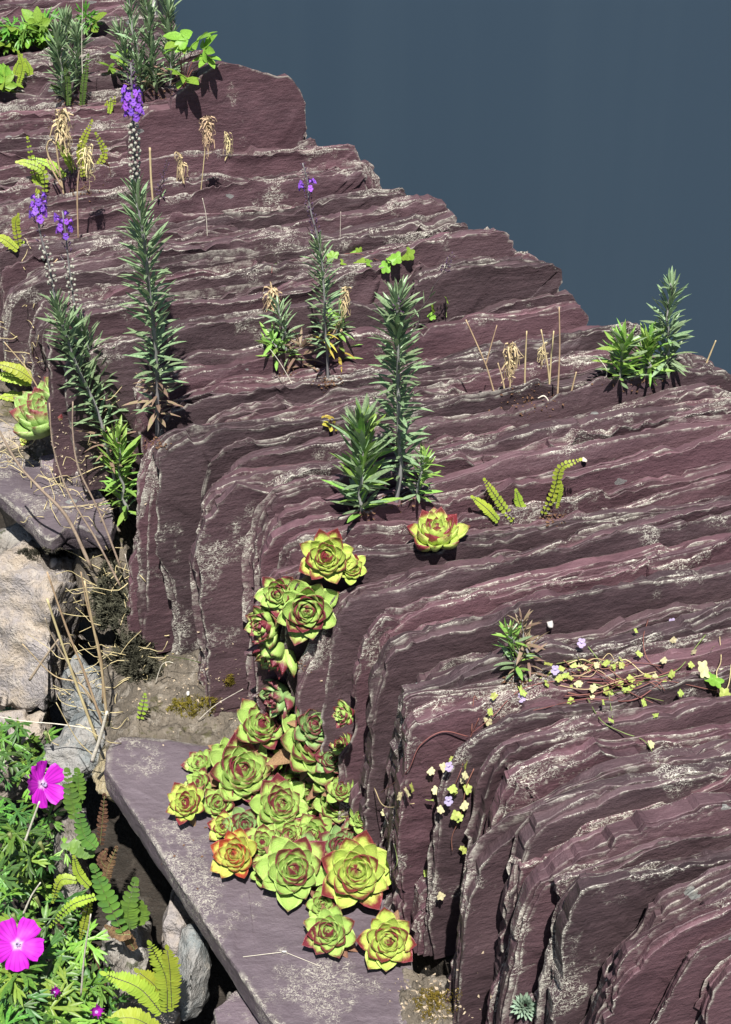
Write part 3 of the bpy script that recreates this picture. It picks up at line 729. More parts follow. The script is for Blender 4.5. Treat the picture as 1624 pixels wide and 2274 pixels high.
DEAD_LEAF = leaf_mesh('withered_leaf', simple('withered_houseleek_leaf', (.26, .15, .085), .8, .4, 30, .2, col2=(.14, .075, .045)), [(0, .1), (.3, .17), (.6, .19), (.8, .12), (1, .01)], .5, .25, .5, 2)
def houseleek(label, px, py, rpx, Z, mat=SEM_A, axis=(0, -.35, 1), n=34, openness=1., group=None, seed=0, name='houseleek', outer=.52, Q=None):
    n = int(n * 1.1); rpx *= 1.25
    c = atQ(px, py, Q) if Q else surf(px, py)[0] + Vector((0, 0, Z)); R = rpx * px_scale(c); ax = Vector(axis).normalized()
    T = empty(name, c - ax * R * .35, label, 'succulent', group); o = T.location; rs = random.Random(seed + int(px * 7 + py))
    u = ax.orthogonal().normalized(); w = ax.cross(u); a = rs.random() * 6
    for i in range(n):
        f = (i + .5) / n; a += 2.39996 + rs.uniform(-.06, .06)
        el = (1.42 - (1.42 - outer) * f ** .72) if openness >= 1 else 1.42 - (1.42 - outer) * openness * f ** .8
        el += rs.uniform(-.05, .05)
        rad = u * math.cos(a) + w * math.sin(a); d = rad * math.cos(el) + ax * math.sin(el); nn = ax * math.cos(el) - rad * math.sin(el)
        s = R * (.34 + .70 * f ** .7) * rs.uniform(.94, 1.06)
        lm = SEM_LEAF[id(mat)][2 if f < .25 else 1 if f < .8 else 0]
        put('leaf', lm, T, (c - o) + rad * R * .07 * f + ax * R * (.10 - .30 * f), d, nn, s, s * rs.uniform(.80, 1.0))
    for k in range(5 if Q is None and 'ledge' in (group or '') else 0):    # withered lowest leaves
        a = rs.random() * 6.283; el = rs.uniform(-.12, .2); rad = u * math.cos(a) + w * math.sin(a); d = rad * math.cos(el) + ax * math.sin(el)
        put('withered_leaf', DEAD_LEAF, T, (c - o) - ax * R * .26, d, ax + rad * rs.uniform(-.3, .3), R * rs.uniform(.65, .95))
    return T

# ferns ----------------------------------------------------------------------
def frond(T, P, n, pl, mat, face=(0, -.7, .7), rachis=M_STEMD, r=.0007, shape='round', taper=.75, name='frond'):
    o = T.location; P = spline(P, max(14, n)); a = Acc(); fc = Vector(face)
    prof = {'round': [(0, .12), (.2, .34), (.55, .42), (.85, .30), (1, .08)], 'lobe': [(0, .42), (.3, .46), (.65, .44), (.9, .28), (1, .06)], 'thin': [(0, .1), (.3, .26), (.6, .26), (.9, .14), (1, .02)]}[shape]
    for i in range(n):
        t = (i + .6) / n; f = t * (len(P) - 1.001); k = int(f); p = P[k].lerp(P[k + 1], f - k); tan = (P[k + 1] - P[k]).normalized()
        side = tan.cross(fc).normalized(); nn = side.cross(tan)
        s = pl * (math.sin(math.pi * min(1, .18 + t * taper)) ** .7) * random.uniform(.88, 1.1)
        if nn.dot(fc) < 0: nn = -nn
        for sg in (-1, 1):
            d = side * sg + tan * .22 + nn * random.uniform(-.2, .15)
            a.blade(Matrix.Translation(p + tan * sg * s * .12) @ frame(d, nn) @ Matrix.Diagonal((s, s, s, 1)), prof, .15, random.uniform(0, .25))
    a.blade(Matrix.Translation(P[-1]) @ frame(P[-1] - P[-2], fc) @ Matrix.Diagonal((pl * .8,) * 3 + (1,)), prof, .1)
    fo = a.build(name, mat, T, o); b = Acc(); b.tube(P, r, r * .6, 4); b.build('rachis', rachis, fo, o)
    return fo
def fern(label, fronds, Z, mat=M_FERN, pl=.008, n=18, shape='round', group=None, name='fern', dy=0., rachis=M_STEMD):
    """fronds: pixel paths, all in upright planes close to the foot of the first"""
    b = atZ(*fronds[0][0], Z); T = empty(name, b, label, 'fern', group)
    for i, f in enumerate(fronds):
        m = mat; k = n; pl_ = pl
        if isinstance(f[-1], dict): opt = f[-1]; f = f[:-1]; m = opt.get('mat', mat); k = opt.get('n', n); pl_ = opt.get('pl', pl)
        Y = b.y + .012 * (i % 3 - 1); frond(T, [atY(x, y, Y - dy * j) for j, (x, y) in enumerate(f)], k, pl_, m, shape=shape, rachis=rachis)
    return T

# dry flower heads and stalks -------------------------------------------------
def dry_head(label, base, Z, path, size=.02, n=22, group=None, rs=None, r=.0016, mat=M_DRY, name='dried_stalk', side=(), stemmat=M_DRY):
    rs = rs or random.Random(int(base[0] * 3 + base[1])); b = atZ(*base, Z); T = empty(name, b, label, 'dried plant', group); o = T.location
    P = spline([b] + [atY(x, y, b.y) for x, y in path], 16); tube('stem', P, r * .65, r * .45, stemmat, T, o, 5, .25)
    if n:
        a = Acc(); top = P[-1]; n = int(n * .95)
        for i in range(n):
            an = rs.random() * 6.28; L = size * rs.uniform(.45, 1.15); rad = Vector((math.cos(an), math.sin(an) * .8, 0))
            st = top + Vector((0, 0, rs.uniform(-1.1, .15) * size))
            w_ = rs.uniform(.1, .5); wv = lambda: Vector((rs.uniform(-1, 1), rs.uniform(-1, 1), rs.uniform(-.6, .6))) * L * .16
            q = [st, st + rad * L * w_ * .7 + Vector((0, 0, L * rs.uniform(-.1, .3))) + wv(), st + rad * L * w_ + Vector((0, 0, -L * rs.uniform(.1, .4))) + wv(), st + rad * L * rs.uniform(.05, .45) + Vector((0, 0, -L * rs.uniform(.5, 1.2))) + wv(), st + rad * L * rs.uniform(-.1, .4) + Vector((0, 0, -L * rs.uniform(.5, 1.0))) + wv()]
            q = spline(q, 7)
            for j in range(6):
                d = q[j + 1] - q[j]; wd = size * .04 * (1 - j / 8); M = Matrix.Translation(q[j]) @ frame(d, rad + Vector((0, -.4, .3)))
                a.blade(M, [(0, wd), (d.length * 1.05, wd * .85)], .3)
        a.build('withered_leaves', mat, T, o)
    for sp in side:
        tube('side_shoot', spline([atY(x, y, b.y) for x, y in sp], 8), r * .7, r * .4, stemmat, T, o, 5)
    return T
def twig(label, pts, Z, r0=.002, r1=.001, mat=M_TWIG, branches=(), group=None, name='dry_twig', cat='twig', Z1=None, dy=0.):
    b = atZ(*pts[0], Z); T = empty(name, b, label, cat, group)
    P = [b] + [atY(x, y, b.y - dy * (i + 1)) for i, (x, y) in enumerate(pts[1:])]
    tube('stem', spline(P, 20), r0 * .75, r1 * .75, mat, T, b, 6, .2)
    for br in branches: tube('side_shoot', spline([atY(x, y, b.y) for x, y in br], 10), r1 * .9, r1 * .5, mat, T, b, 5, .2)
    return T

# palmate leaves ---------------------------------------------------------------
def palmate(name, mat, lobes, spread, split=.35, w=.13, sub=True, seed=0):
    rs = random.Random(seed); a = Acc()
    for i in range(lobes):
        an = (i / (lobes - 1) - .5) * spread; L = 1 - .28 * abs(i / (lobes - 1) - .5) * 2
        for da, l2, w2, st in (((0, L, w, 0), (.36, L * .62, w * .7, .34), (-.36, L * .62, w * .7, .34)) if sub else ((0, L, w, 0),)):
            s0 = Vector((math.cos(an), math.sin(an), 0)) * st * L; d = Vector((math.cos(an + da), math.sin(an + da), rs.uniform(-.25, .1)))
            ll = l2 if st == 0 else l2 * .85
            M = Matrix.Translation(s0) @ frame(d, (0, 0, 1)) @ Matrix.Diagonal((ll, 1, 1, 1))
            a.blade(M, [(0, w2 * .35), (.25, w2 * .75), (.55, w2), (.8, w2 * .7), (1, w2 * .12)], .35, .08)
    return mesh(name, a.V, a.F, True, mat)
M_GERB = simple('old_cranesbill_leaf', (.075, .17, .035), .42, .5, 14, .45, trans=.2, col2=(.05, .11, .03))
M_GERC = simple('young_cranesbill_leaf', (.26, .42, .06), .42, .4, 14, .45, trans=.28, col2=(.17, .33, .05))
GERL = [palmate('cranesbill_leaf', mm, 5, 4.0, seed=i, w=.066 + .018 * (i % 2)) for i, mm in enumerate((M_GER, M_GER, M_GERB, M_GERB, M_GERC))]
COLL = [palmate('lobed_leaf', M_GER2, 3, 2.4, seed=9, w=.26, sub=False), palmate('lobed_leaf', M_GER2, 5, 3.6, seed=10, w=.2, sub=False)]
def round_lobed(name, mat):
    V = [(0.45, 0, 0)]; R = []
    for k in range(30):
        an = -2.5 + 5.0 * k / 29; r = .36 + .19 * abs(math.cos(math.pi * an)) ** .8
        R.append((.45 + r * math.cos(an), r * math.sin(an), .06 * math.cos(3.1 * an) - .05 * r))
    R.append((.12, 0, .02)); V += R; n = len(R)
    return mesh(name, V, [(0, 1 + k, 1 + (k + 1) % n) for k in range(n)], False, mat)
VINEL = [round_lobed('ivy_leaf', M_VINE), round_lobed('ivy_leaf', M_CREAM), round_lobed('ivy_leaf', M_GER2)]

# ------------------------------------------------------------------ houseleeks
qE = qz(1000, 1140, -.015); qF = qz(950, 1275, 0.); q12 = qz(1000, 1380, .005)
G1 = 'houseleeks on the flat ledge slate'; G2 = 'houseleeks growing out of the gap between two slates'
HL = [
 ('yellow-green houseleek sitting alone on the slate tops beside a small fern', 969, 1212, 64, .012, SEM_B, (0, -.12, 1), 34, None, None),
 ('upper yellow-green houseleek with red tips at the head of the slate gap', 726, 1239, 64, .02, SEM_B, (.0, -.75, .7), 36, G2, qE - .055),
 ('small houseleek offset tucked against the lower right of a yellow-green one', 780, 1266, 37, .02, SEM_B, (.1, -.6, .8), 26, G2, qE - .075),
 ('large green houseleek rosette filling the middle of the slate gap', 681, 1352, 72, .02, SEM_A, (.05, -.85, .55), 38, G2, qE - .07),
 ('green houseleek half hidden behind the upper left of a larger rosette', 622, 1318, 48, .02, SEM_A, (-.2, -.8, .6), 28, G2, qE - .045),
 ('green houseleek leaning left beside the large rosette in the slate gap', 600, 1385, 52, .02, SEM_A, (-.75, -.7, .3), 28, G2, qE - .05),
 ('houseleek with long leaves hanging down below the slate gap', 622, 1440, 62, .02, SEM_A, (-.45, -.6, -.35), 24, G2, qE - .05),
 ('closed houseleek on its side in the dark gap above the ledge', 632, 1545, 54, .02, SEM_D, (-.8, -.55, .0), 22, None, qE - .045),
 ('narrow houseleek squeezed upright between two slate ends', 772, 1585, 34, .02, SEM_A, (-.75, -.6, .4), 20, None, q12 + .005),
 ('small houseleek pressed against the slate end at the top right of the ledge mat', 763, 1650, 34, .0, SEM_A, (-.5, -.5, .7), 20, None, None),
 ('green houseleek at the upper left corner of the ledge mat below the mossy soil', 579, 1640, 62, .02, SEM_A, (.25, -.45, .9), 34, G1, None),
 ('largest green houseleek at the upper right of the ledge mat', 696, 1695, 86, .035, SEM_A, (.25, -.5, .85), 40, G1, None),
 ('large green houseleek at the left of the ledge mat', 535, 1745, 82, .025, SEM_A, (.25, -.5, .85), 40, G1, None),
 ('tiny red-tipped houseleek peeping out at the far left of the ledge mat', 452, 1712, 38, .012, SEM_A, (-.35, -.4, .8), 22, G1, None),
 ('little green houseleek between the leftmost rosette and the big left one', 447, 1752, 34, .012, SEM_A, (-.3, -.5, .8), 22, G1, None),
 ('neat ball-shaped houseleek standing alone at the left edge of the ledge mat', 420, 1818, 47, .03, SEM_B, (-.12, -.55, .8), 36, G1, None),
 ('green houseleek in the heart of the ledge mat', 622, 1825, 68, .03, SEM_A, (.2, -.5, .85), 36, G1, None),
 ('blue-green houseleek wedged low in the centre left of the ledge mat', 545, 1845, 46, .012, SEM_D, (.1, -.6, .8), 26, G1, None),
 ('houseleek with reddish tips against the slates at the right of the ledge mat', 750, 1815, 60, .03, SEM_A, (.05, -.6, .8), 34, G1, None),
 ('orange-flushed houseleek at the lower left of the ledge mat', 530, 1930, 56, .03, SEM_C, (-.18, -.6, .75), 34, G1, None),
 ('green houseleek in front of the mat between the orange one and the brightest one', 652, 1965, 80, .03, SEM_A, (.1, -.6, .8), 38, G1, None),
 ('blue-green houseleek hidden behind the brightest front rosette', 752, 1905, 52, .02, SEM_D, (.2, -.5, .85), 28, G1, None),
 ('brightest wide-open houseleek at the front right of the ledge mat', 791, 1985, 86, .045, SEM_B, (.05, -.62, .78), 40, G1, None),
 ('ball-shaped houseleek at the very front of the ledge mat, left of the last pair', 735, 2100, 60, .03, SEM_A, (-.15, -.62, .75), 36, G1, None),
 ('lime houseleek at the very front of the ledge mat beside the slate ends', 860, 2118, 66, .03, SEM_B, (.08, -.7, .72), 36, G1, None),
]
for i, (lab, x, y, r, z, m, ax, n, g, Q) in enumerate(HL): houseleek(lab, x, y, r, z, m, ax, n, group=g, seed=i, Q=Q)
houseleek('tall egg-shaped green houseleek on a small slate at the left', 112, 935, 82, 0, SEM_E, (-.3, -.25, 1), 46, openness=.62, seed=71, outer=.2, Q=_atZ(112, 950, -.175).dot(E2))
houseleek('pointed green houseleek half hidden behind the egg-shaped one', 150, 885, 66, .0, SEM_E, (.0, -.1, 1), 26, openness=.45, seed=72, outer=.1, Q=_atZ(120, 960, -.17).dot(E2) + .03)
houseleek('tiny pale houseleek offset at the foot of the egg-shaped one', 62, 988, 16, .01, SEM_B, (-.5, -.5, .7), 16, seed=73)
CROWD = ['houseleek squeezed between the upper left corner rosette and the largest green one', 'small houseleek directly below the largest green rosette of the ledge mat', 'little houseleek between the neat ball-shaped one and the big left rosette', 'houseleek below right of the largest green rosette, above the heart of the mat', 'blue-green houseleek right of the big left rosette', 'houseleek above left of the brightest front rosette', 'houseleek above right of the orange-flushed one', 'blue-green houseleek directly above the front green rosette', 'houseleek under the right side of the largest green rosette', 'blue-green houseleek just below the closed one lying in the dark gap', 'blue-green houseleek behind the top of the largest green rosette', 'houseleek between the tiny red-tipped one and the upper left corner rosette', 'blue-green houseleek between the largest rosette and the slate ends', 'small houseleek touching the right side of the orange-flushed one', 'blue-green houseleek behind the right shoulder of the brightest front rosette', 'small houseleek hard against the slate ends at mid height of the mat', 'small houseleek below the gap between the two biggest front rosettes', 'small yellow houseleek right of the neat ball-shaped one', 'houseleek just below the heart of the ledge mat', 'small houseleek above the red-tipped one against the slates']
for i, (x, y, r, m) in enumerate([(605, 1715, 56, SEM_A), (655, 1760, 50, SEM_A), (485, 1800, 44, SEM_A), (690, 1790, 48, SEM_A), (590, 1775, 44, SEM_D), (700, 1865, 50, SEM_A), (585, 1890, 48, SEM_A), (680, 1915, 46, SEM_D), (725, 1750, 46, SEM_A), (640, 1610, 54, SEM_D), (690, 1625, 56, SEM_D), (505, 1690, 40, SEM_A), (740, 1700, 44, SEM_D), (590, 1950, 40, SEM_A), (790, 1880, 44, SEM_D), (800, 1830, 36, SEM_A), (715, 2020, 40, SEM_A), (500, 1850, 36, SEM_B), (640, 1870, 44, SEM_A), (760, 1770, 40, SEM_A)]):
    houseleek(CROWD[i], x, y, r, .012, m, (random.uniform(-.2, .4), -.5 + random.uniform(-.2, .2), .8), 24, group='houseleeks crowded inside the ledge mat', seed=200 + i)
# glaucous stonecrop
c, nn_ = surf(1167, 2232); T = empty('stonecrop', c, 'small blue-green stonecrop tuft on the slates near the bottom edge', 'succulent')
GL = leaf_mesh('stonecrop_leaf', M_GLAUC, [(0, .06), (.3, .12), (.7, .12), (.9, .07), (1, .01)], .6)
for i in range(46):
    f = i / 46; a = i * 2.4; el = 1.45 - 1.15 * f; rad = Vector((math.cos(a), math.sin(a), 0)); ax = Vector((-.1, -.6, .8)).normalized()
    rad = ax.orthogonal().normalized() * math.cos(a) + ax.cross(ax.orthogonal().normalized()) * math.sin(a)
    put('leaf', GL, T, ax * (.014 - .01 * f) + rad * .003, rad * math.cos(el) + ax * math.sin(el), ax, .018)

# ------------------------------------------------------------------ toadflaxes
toadflax('toadflax', 'tall toadflax with bright violet flowers above pale seed capsules, left of centre', [(350, 978), (345, 800), (330, 620), (305, 450), (298, 300), (285, 140)], -.05, (.06, .63), 170, .042, caps=(.66, .83, 60), flowers=(.85, .93, 26), buds=(.93, 1., 26), r=.0035, tuft=.2)
toadflax('toadflax', 'leaning toadflax at the left whose violet head is the leftmost', [(272, 1140), (228, 960), (168, 800), (130, 690), (105, 580), (82, 430)], -.27, (.12, .64), 120, .040, caps=(.70, .86, 34), flowers=(.93, .99, 16), buds=(.86, 1., 14), r=.003)
toadflax('toadflax', 'leaning toadflax at the left with violet head beside a tan dry stalk', [(285, 1100), (250, 960), (212, 830), (180, 720), (160, 620), (146, 470)], -.26, (.10, .62), 130, .040, caps=(.66, .86, 40), flowers=(.93, .99, 12), buds=(.88, 1., 22), r=.003)
toadflax('toadflax', 'leafless toadflax side shoot with a single small violet flower at the left', [(165, 670), (152, 620), (138, 570)], -.12, (.0, .2), 3, .02, flowers=(.4, .55, 4), buds=(.5, 1., 18), r=.0015)
toadflax('toadflax', 'fresh bright green toadflax shoot against the left end of the slates', [(282, 1150), (268, 1060), (258, 960)], -.27, (.05, 1.), 60, .046, kinds=FRESH, low=DARKL, r=.003, tuft=.5)
toadflax('toadflax', 'dense dark green toadflax in the middle of the wall', [(880, 1118), (887, 980), (885, 850), (878, 740), (888, 650)], None, (.12, 1.), 190, .038, low=DARKL, buds=(.86, 1., 34), r=.0036, tuft=.12)
toadflax('toadflax', 'bare side branch with dark buds rising right of the dense toadflax', [(905, 760), (935, 700), (970, 630), (1006, 566)], -.02, (.1, .6), 7, .022, buds=(.78, 1., 16), r=.0014, stem=M_STEMD)
toadflax('toadflax', 'broad green toadflax tuft left of the dense dark one', [(802, 1142), (805, 1040), (808, 930)], None, (.05, 1.), 100, .050, kinds=(0, 2, 3), low=DARKL, r=.003, tuft=.5, spread=.8)
toadflax('toadflax', 'little toadflax shoot right of the dense dark one', [(925, 1108), (935, 1060), (942, 1012)], None, (.05, 1.), 44, .030, kinds=(0, 3), low=DARKL, r=.0022, tuft=.4)
toadflax('toadflax', 'slender toadflax with a small purple tip in mid wall', [(728, 850), (726, 730), (712, 590), (692, 470), (672, 362)], None, (.16, .62), 100, .030, low=YEL, kinds=(0, 1, 2), buds=(.62, 1., 60), flowers=(.86, .90, 5), r=.0024)
toadflax('toadflax', 'small toadflax under a straw-coloured withered head in mid wall', [(645, 805), (630, 740), (612, 665)], None, (.1, .95), 46, .030, low=DARKL, r=.0024)
toadflax('toadflax', 'fresh green toadflax tuft at the lower left of the mid-wall clump', [(615, 800), (612, 770), (610, 752)], None, (.1, 1.), 30, .034, kinds=FRESH, low=FRESH, r=.002, tuft=.7)
toadflax('toadflax', 'purplish toadflax tuft at the foot of the slender one', [(668, 812), (668, 785), (666, 762)], None, (.1, 1.), 24, .036, kinds=PINK, low=PINK, r=.002, tuft=.6)
toadflax('toadflax', 'bushy toadflax behind the slender purple-tipped one', [(755, 800), (752, 740), (760, 690)], None, (.1, 1.), 40, .034, kinds=(0, 3), low=YEL, r=.0022)
toadflax('toadflax', 'upright toadflax standing against the blue door at the right', [(1478, 832), (1484, 740), (1492, 628)], None, (.1, 1.), 100, .036, low=DARKL, r=.003)
toadflax('toadflax', 'left bright green toadflax tuft at the right edge of the wall', [(1378, 842), (1380, 800), (1384, 752)], None, (.05, 1.), 66, .042, kinds=FRESH + (0,), low=DARKL, r=.0025, tuft=.5)
toadflax('toadflax', 'right bright green toadflax tuft at the right edge of the wall', [(1436, 838), (1440, 800), (1442, 755)], None, (.05, 1.), 60, .040, kinds=FRESH, low=DARKL, r=.0025, tuft=.5)
toadflax('toadflax', 'small two-tone toadflax above the creeping vine', [(1152, 1512), (1145, 1455), (1138, 1400)], None, (.1, 1.), 44, .030, kinds=(3, 4, 0), low=DARKL, r=.002, tuft=.5)
toadflax('toadflax', 'mauve toadflax shoot just behind the small two-tone one', [(1172, 1500), (1166, 1440), (1162, 1375)], None, (.1, 1.), 34, .028, kinds=PINK, low=PINK, r=.002, tuft=.5)
for lab, pts, n in [('tallest dark toadflax in the far clump by the door edge', [(348, 212), (335, 120), (318, -30)], 110), ('far toadflax standing right against the edge of the door', [(376, 196), (374, 90), (368, -30)], 100),
                    ('thin far toadflax behind the violet flower head', [(330, 205), (305, 110), (288, -20)], 50), ('short pale far toadflax left of the clump by the door', [(300, 196), (280, 130), (262, 68)], 60), ('short leafy far toadflax at the foot of the clump by the door', [(318, 212), (312, 170), (305, 130)], 50)]:
    toadflax('toadflax', lab, pts, None, (.05, 1.), n, .042, kinds=(0, 1, 2), low=PINK, r=.003, spread=.65)
for lab, pts, n in [('left one of three short far toadflaxes at the upper left', [(146, 232), (134, 150), (128, 62)], 100), ('grey middle one of three short far toadflaxes at the upper left', [(168, 204), (172, 140), (174, 66)], 90), ('rearmost of three short far toadflaxes at the upper left', [(152, 120), (148, 80), (145, 36)], 60)]:
    toadflax('toadflax', lab, pts, None, (.1, 1.), n, .040, kinds=(0, 1, 2), low=DARKL, r=.003, spread=.7)
toadflax('toadflax', 'dark seeding side stems beside the tall violet toadflax', [(345, 460), (358, 420), (372, 355)], None, (.0, .3), 5, .03, buds=(.3, 1., 34), r=.0018, stem=M_STEMD)

# ------------------------------------------------------------------ dried stalks
dry_head('thick tan dry stalk with a tangled withered head at the upper left', (142, 440), None, [(130, 360), (125, 300), (135, 255)], .044, 60, r=.0032, side=[[(138, 400), (105, 340), (112, 310), (130, 330)], [(140, 420), (118, 380), (104, 352)]])
dry_head('bent dry stalk with a drooping straw head beside a fern', (172, 535), None, [(172, 430), (178, 370), (192, 330)], .036, 40, r=.0028)
dry_head('plain dry stalk leaning behind the leftmost toadflax heads', (165, 400), None, [(160, 350), (148, 300)], .02, 10, r=.0022)
dry_head('leftmost of three small withered heads below the big hump slate', (392, 425), None, [(394, 380), (400, 345)], .030, 34, r=.0014)
dry_head('tallest of three small withered heads below the big hump slate', (442, 442), None, [(452, 370), (458, 300), (460, 265)], .034, 56, r=.0016)
dry_head('rightmost of three small withered heads below the big hump slate', (497, 378), None, [(496, 340), (506, 300)], .028, 30, r=.0013)
dry_head('rust-brown withered head in a gap at the upper left', (238, 400), None, [(236, 380), (238, 362)], .022, 20, r=.0016, mat=M_BROWN)
dry_head('round straw-coloured withered head on the small mid-wall toadflax', (628, 720), None, [(615, 690), (604, 646)], .036, 60, r=.0016)
dry_head('straw-coloured withered head right of the slender toadflax', (752, 760), None, [(760, 690), (768, 640)], .028, 34, r=.0015)
dry_head('hanging bunch of straw leaves below the slender toadflax', (760, 790), None, [(756, 740), (752, 705)], .026, 24, r=.0015)
dry_head('straw withered flower among the green tufts by the blue door', (1448, 800), None, [(1450, 760), (1452, 728)], .03, 16, r=.0015)
dry_head('tan withered head on the stalk left of centre in the dry stalk row', (1133, 890), None, [(1134, 830), (1136, 770)], .036, 46, r=.0022)
dry_head('small tan head behind the crossing pair of dry stalks', (1205, 850), None, [(1202, 810), (1206, 765)], .020, 20, r=.0014)
for lab, pts in [('forked dry twig at the left end of the dry stalk row', [(1108, 895), (1090, 845), (1075, 800), (1035, 710)]), ('short dry stalk behind the withered tan head', [(1126, 892), (1118, 850), (1106, 806)]),
                 ('tall pale stalk with a black tip right of the withered tan head', [(1168, 888), (1166, 830), (1170, 735)]), ('left dry stalk of the crossing pair', [(1226, 880), (1216, 810), (1202, 732)]),
                 ('right dry stalk of the crossing pair', [(1220, 880), (1224, 800), (1230, 735)]), ('tallest straight dry stalk in the row', [(1240, 878), (1243, 780), (1242, 682)]), ('short dry stub at the right end of the dry stalk row', [(1268, 874), (1274, 850), (1280, 826)]),
                 ('single dry stem standing up against the blue door at the far right', [(1568, 808), (1580, 780), (1590, 756)])]:
    twig(lab, pts, None, .0022, .0014, M_DRY, name='dry_stalk', cat='dried plant', group='dry stalks on the wall', branches=[[(1078, 815), (1090, 770), (1104, 722)]] if 'forked' in lab else ())
twig('thin curved straw lying on the slates right of the dense toadflax', [(962, 845), (975, 885), (1012, 912)], None, .0015, .0010, M_BONE, name='dry_straw', cat='straw')
twig('curved thin straw beside the left green tuft by the door', [(1338, 855), (1348, 825), (1330, 795)], None, .0012, .0008, M_BONE, name='dry_straw', cat='straw')
twig('short bent straw at the foot of the dry stalk row', [(1228, 893), (1210, 880), (1195, 884)], None, .0018, .0012, M_BONE, name='dry_straw', cat='straw')
twig('pale thin stem lying on the slates left of the mid-wall clump', [(655, 855), (625, 810), (600, 775)], None, .0010, .0007, M_BONE, name='dry_straw', cat='straw')
twig('slim grass stem rising behind the slender toadflax', [(755, 545), (756, 510), (757, 470)], None, .0010, .0006, M_BONE, name='dry_straw', cat='straw')
twig('tall thin straw at the upper left with nothing on it', [(184, 225), (182, 110), (184, -10)], None, .0014, .0008, M_BONE, name='dry_straw', cat='straw')
twig('thin pale stem below the small withered heads', [(460, 530), (458, 480), (450, 440)], None, .0010, .0008, M_BONE, name='dry_straw', cat='straw')
twig('cut tan stub right of the tall violet toadflax', [(340, 460), (336, 400), (333, 328)], None, .0030, .0028, M_DRY, name='dry_stalk', cat='dried plant')
# dry stems lower left
twig('thick knotty grey-brown twig running down across the flat slate at the left', [(205, 1265), (150, 1150), (90, 1085), (40, 1030), (-10, 940)], -.30, .0042, .0022, M_TWIG)
twig('long thin brown twig left of the egg-shaped houseleek reaching down right', [(272, 1310), (215, 1200), (150, 1090), (118, 990), (110, 895)], -.30, .0026, .0014, M_TWIG)
twig('thin brown twig in front of the egg-shaped houseleek', [(272, 1270), (222, 1140), (175, 1040), (162, 960), (162, 892)], -.30, .0026, .0014, M_TWIG)
twig('straw twig slanting over the egg-shaped houseleek', [(198, 968), (150, 935), (100, 885), (60, 820), (10, 760)], -.25, .0020, .0012, M_DRY)
twig('tan forked stalk crossing in front of the far left slates', [(58, 665), (45, 620), (32, 560), (25, 500)], -.2, .0026, .0016, M_DRY)
twig('long tan stalk slanting up right at the far left', [(0, 760), (40, 690), (90, 620), (128, 575)], -.2, .0024, .0014, M_DRY)
twig('thin pale straw hanging over the slate at the far left', [(70, 820), (35, 790), (5, 755)], -.22, .0018, .0012, M_BONE)
twig('thick pale cut stub behind the fresh green shoot', [(252, 985), (245, 920), (236, 848)], -.25, .0042, .0034, M_DRY, name='dry_stalk', cat='dried plant')
for lab, pts, m, r in [('thick bleached stub at the foot of the dead stem bundle', [(205, 1690), (222, 1640), (238, 1580)], M_BONE, .0048),
        ('longest stem of the dead bundle leaning up left over the pale stone', [(218, 1650), (170, 1520), (128, 1400), (105, 1330)], M_DRY, .0034), ('second stem of the dead bundle crossing the pale stone', [(232, 1620), (190, 1500), (150, 1400), (105, 1270)], M_DRY, .0030),
        ('upright stem of the dead bundle nearest the slates', [(238, 1600), (225, 1480), (205, 1380), (188, 1290)], M_DRY, .0032), ('thin stem of the dead bundle beside the black moss', [(228, 1560), (225, 1460), (195, 1350), (180, 1270)], M_DRY, .0022),
        ('thick brown stalk lying across the pale stone', [(66, 1510), (100, 1460), (130, 1420)], M_TWIG, .0032), ('thin curved stem arching over the pale stone to the left', [(228, 1590), (180, 1520), (120, 1500), (50, 1430)], M_DRY, .0018),
        ('bleached root thread lying level above the grey stones', [(215, 1620), (130, 1608), (60, 1602), (0, 1592)], M_BONE, .0014), ('fine straw bent over the grey-green stone', [(210, 1680), (170, 1640), (125, 1560)], M_DRY, .0014),
        ('white root dangling beside the slate end above the black moss', [(268, 1410), (275, 1360), (290, 1300), (278, 1230)], M_BONE, .0014), ('short white curled root on the mossy soil', [(345, 1520), (358, 1480), (372, 1470), (385, 1472)], M_BONE, .0012),
        ('pale straw standing at the left edge near the geranium', [(52, 2030), (70, 1990), (90, 1960)], M_BONE, .0022), ('bleached stick between the magenta flower and the grey stone', [(50, 1885), (70, 1830), (88, 1780)], M_BONE, .0030),
        ('bleached stem rising through the geranium at the bottom', [(180, 2210), (188, 2120), (202, 2030)], M_BONE, .0020), ('thin stem ending in a withered bud left of the dead bundle', [(205, 1560), (120, 1420), (100, 1372)], M_TWIG, .0018),
        ('fallen straw lying on the mossy soil patch', [(440, 1600), (480, 1565), (540, 1530)], M_BONE, .0010), ('curled root lying on the soil below the big slate', [(470, 1475), (480, 1462), (497, 1465)], M_BONE, .0011)]:
    twig(lab, pts, -.43 if pts[0][1] < 1700 else -.5, r, r * .6, m, dy=.008)
# ------------------------------------------------------------------ grass blades
for lab, pts in [('single green grass blade growing up the big slate face', [(505, 1520), (480, 1420), (440, 1335)]), ('short grass blades arching left from the soil under the big slate', [(505, 1500), (440, 1470), (365, 1455)])]:
    twig(lab, pts, -.42, .0012, .0004, M_FERND, name='grass_blade', cat='grass', dy=.01)
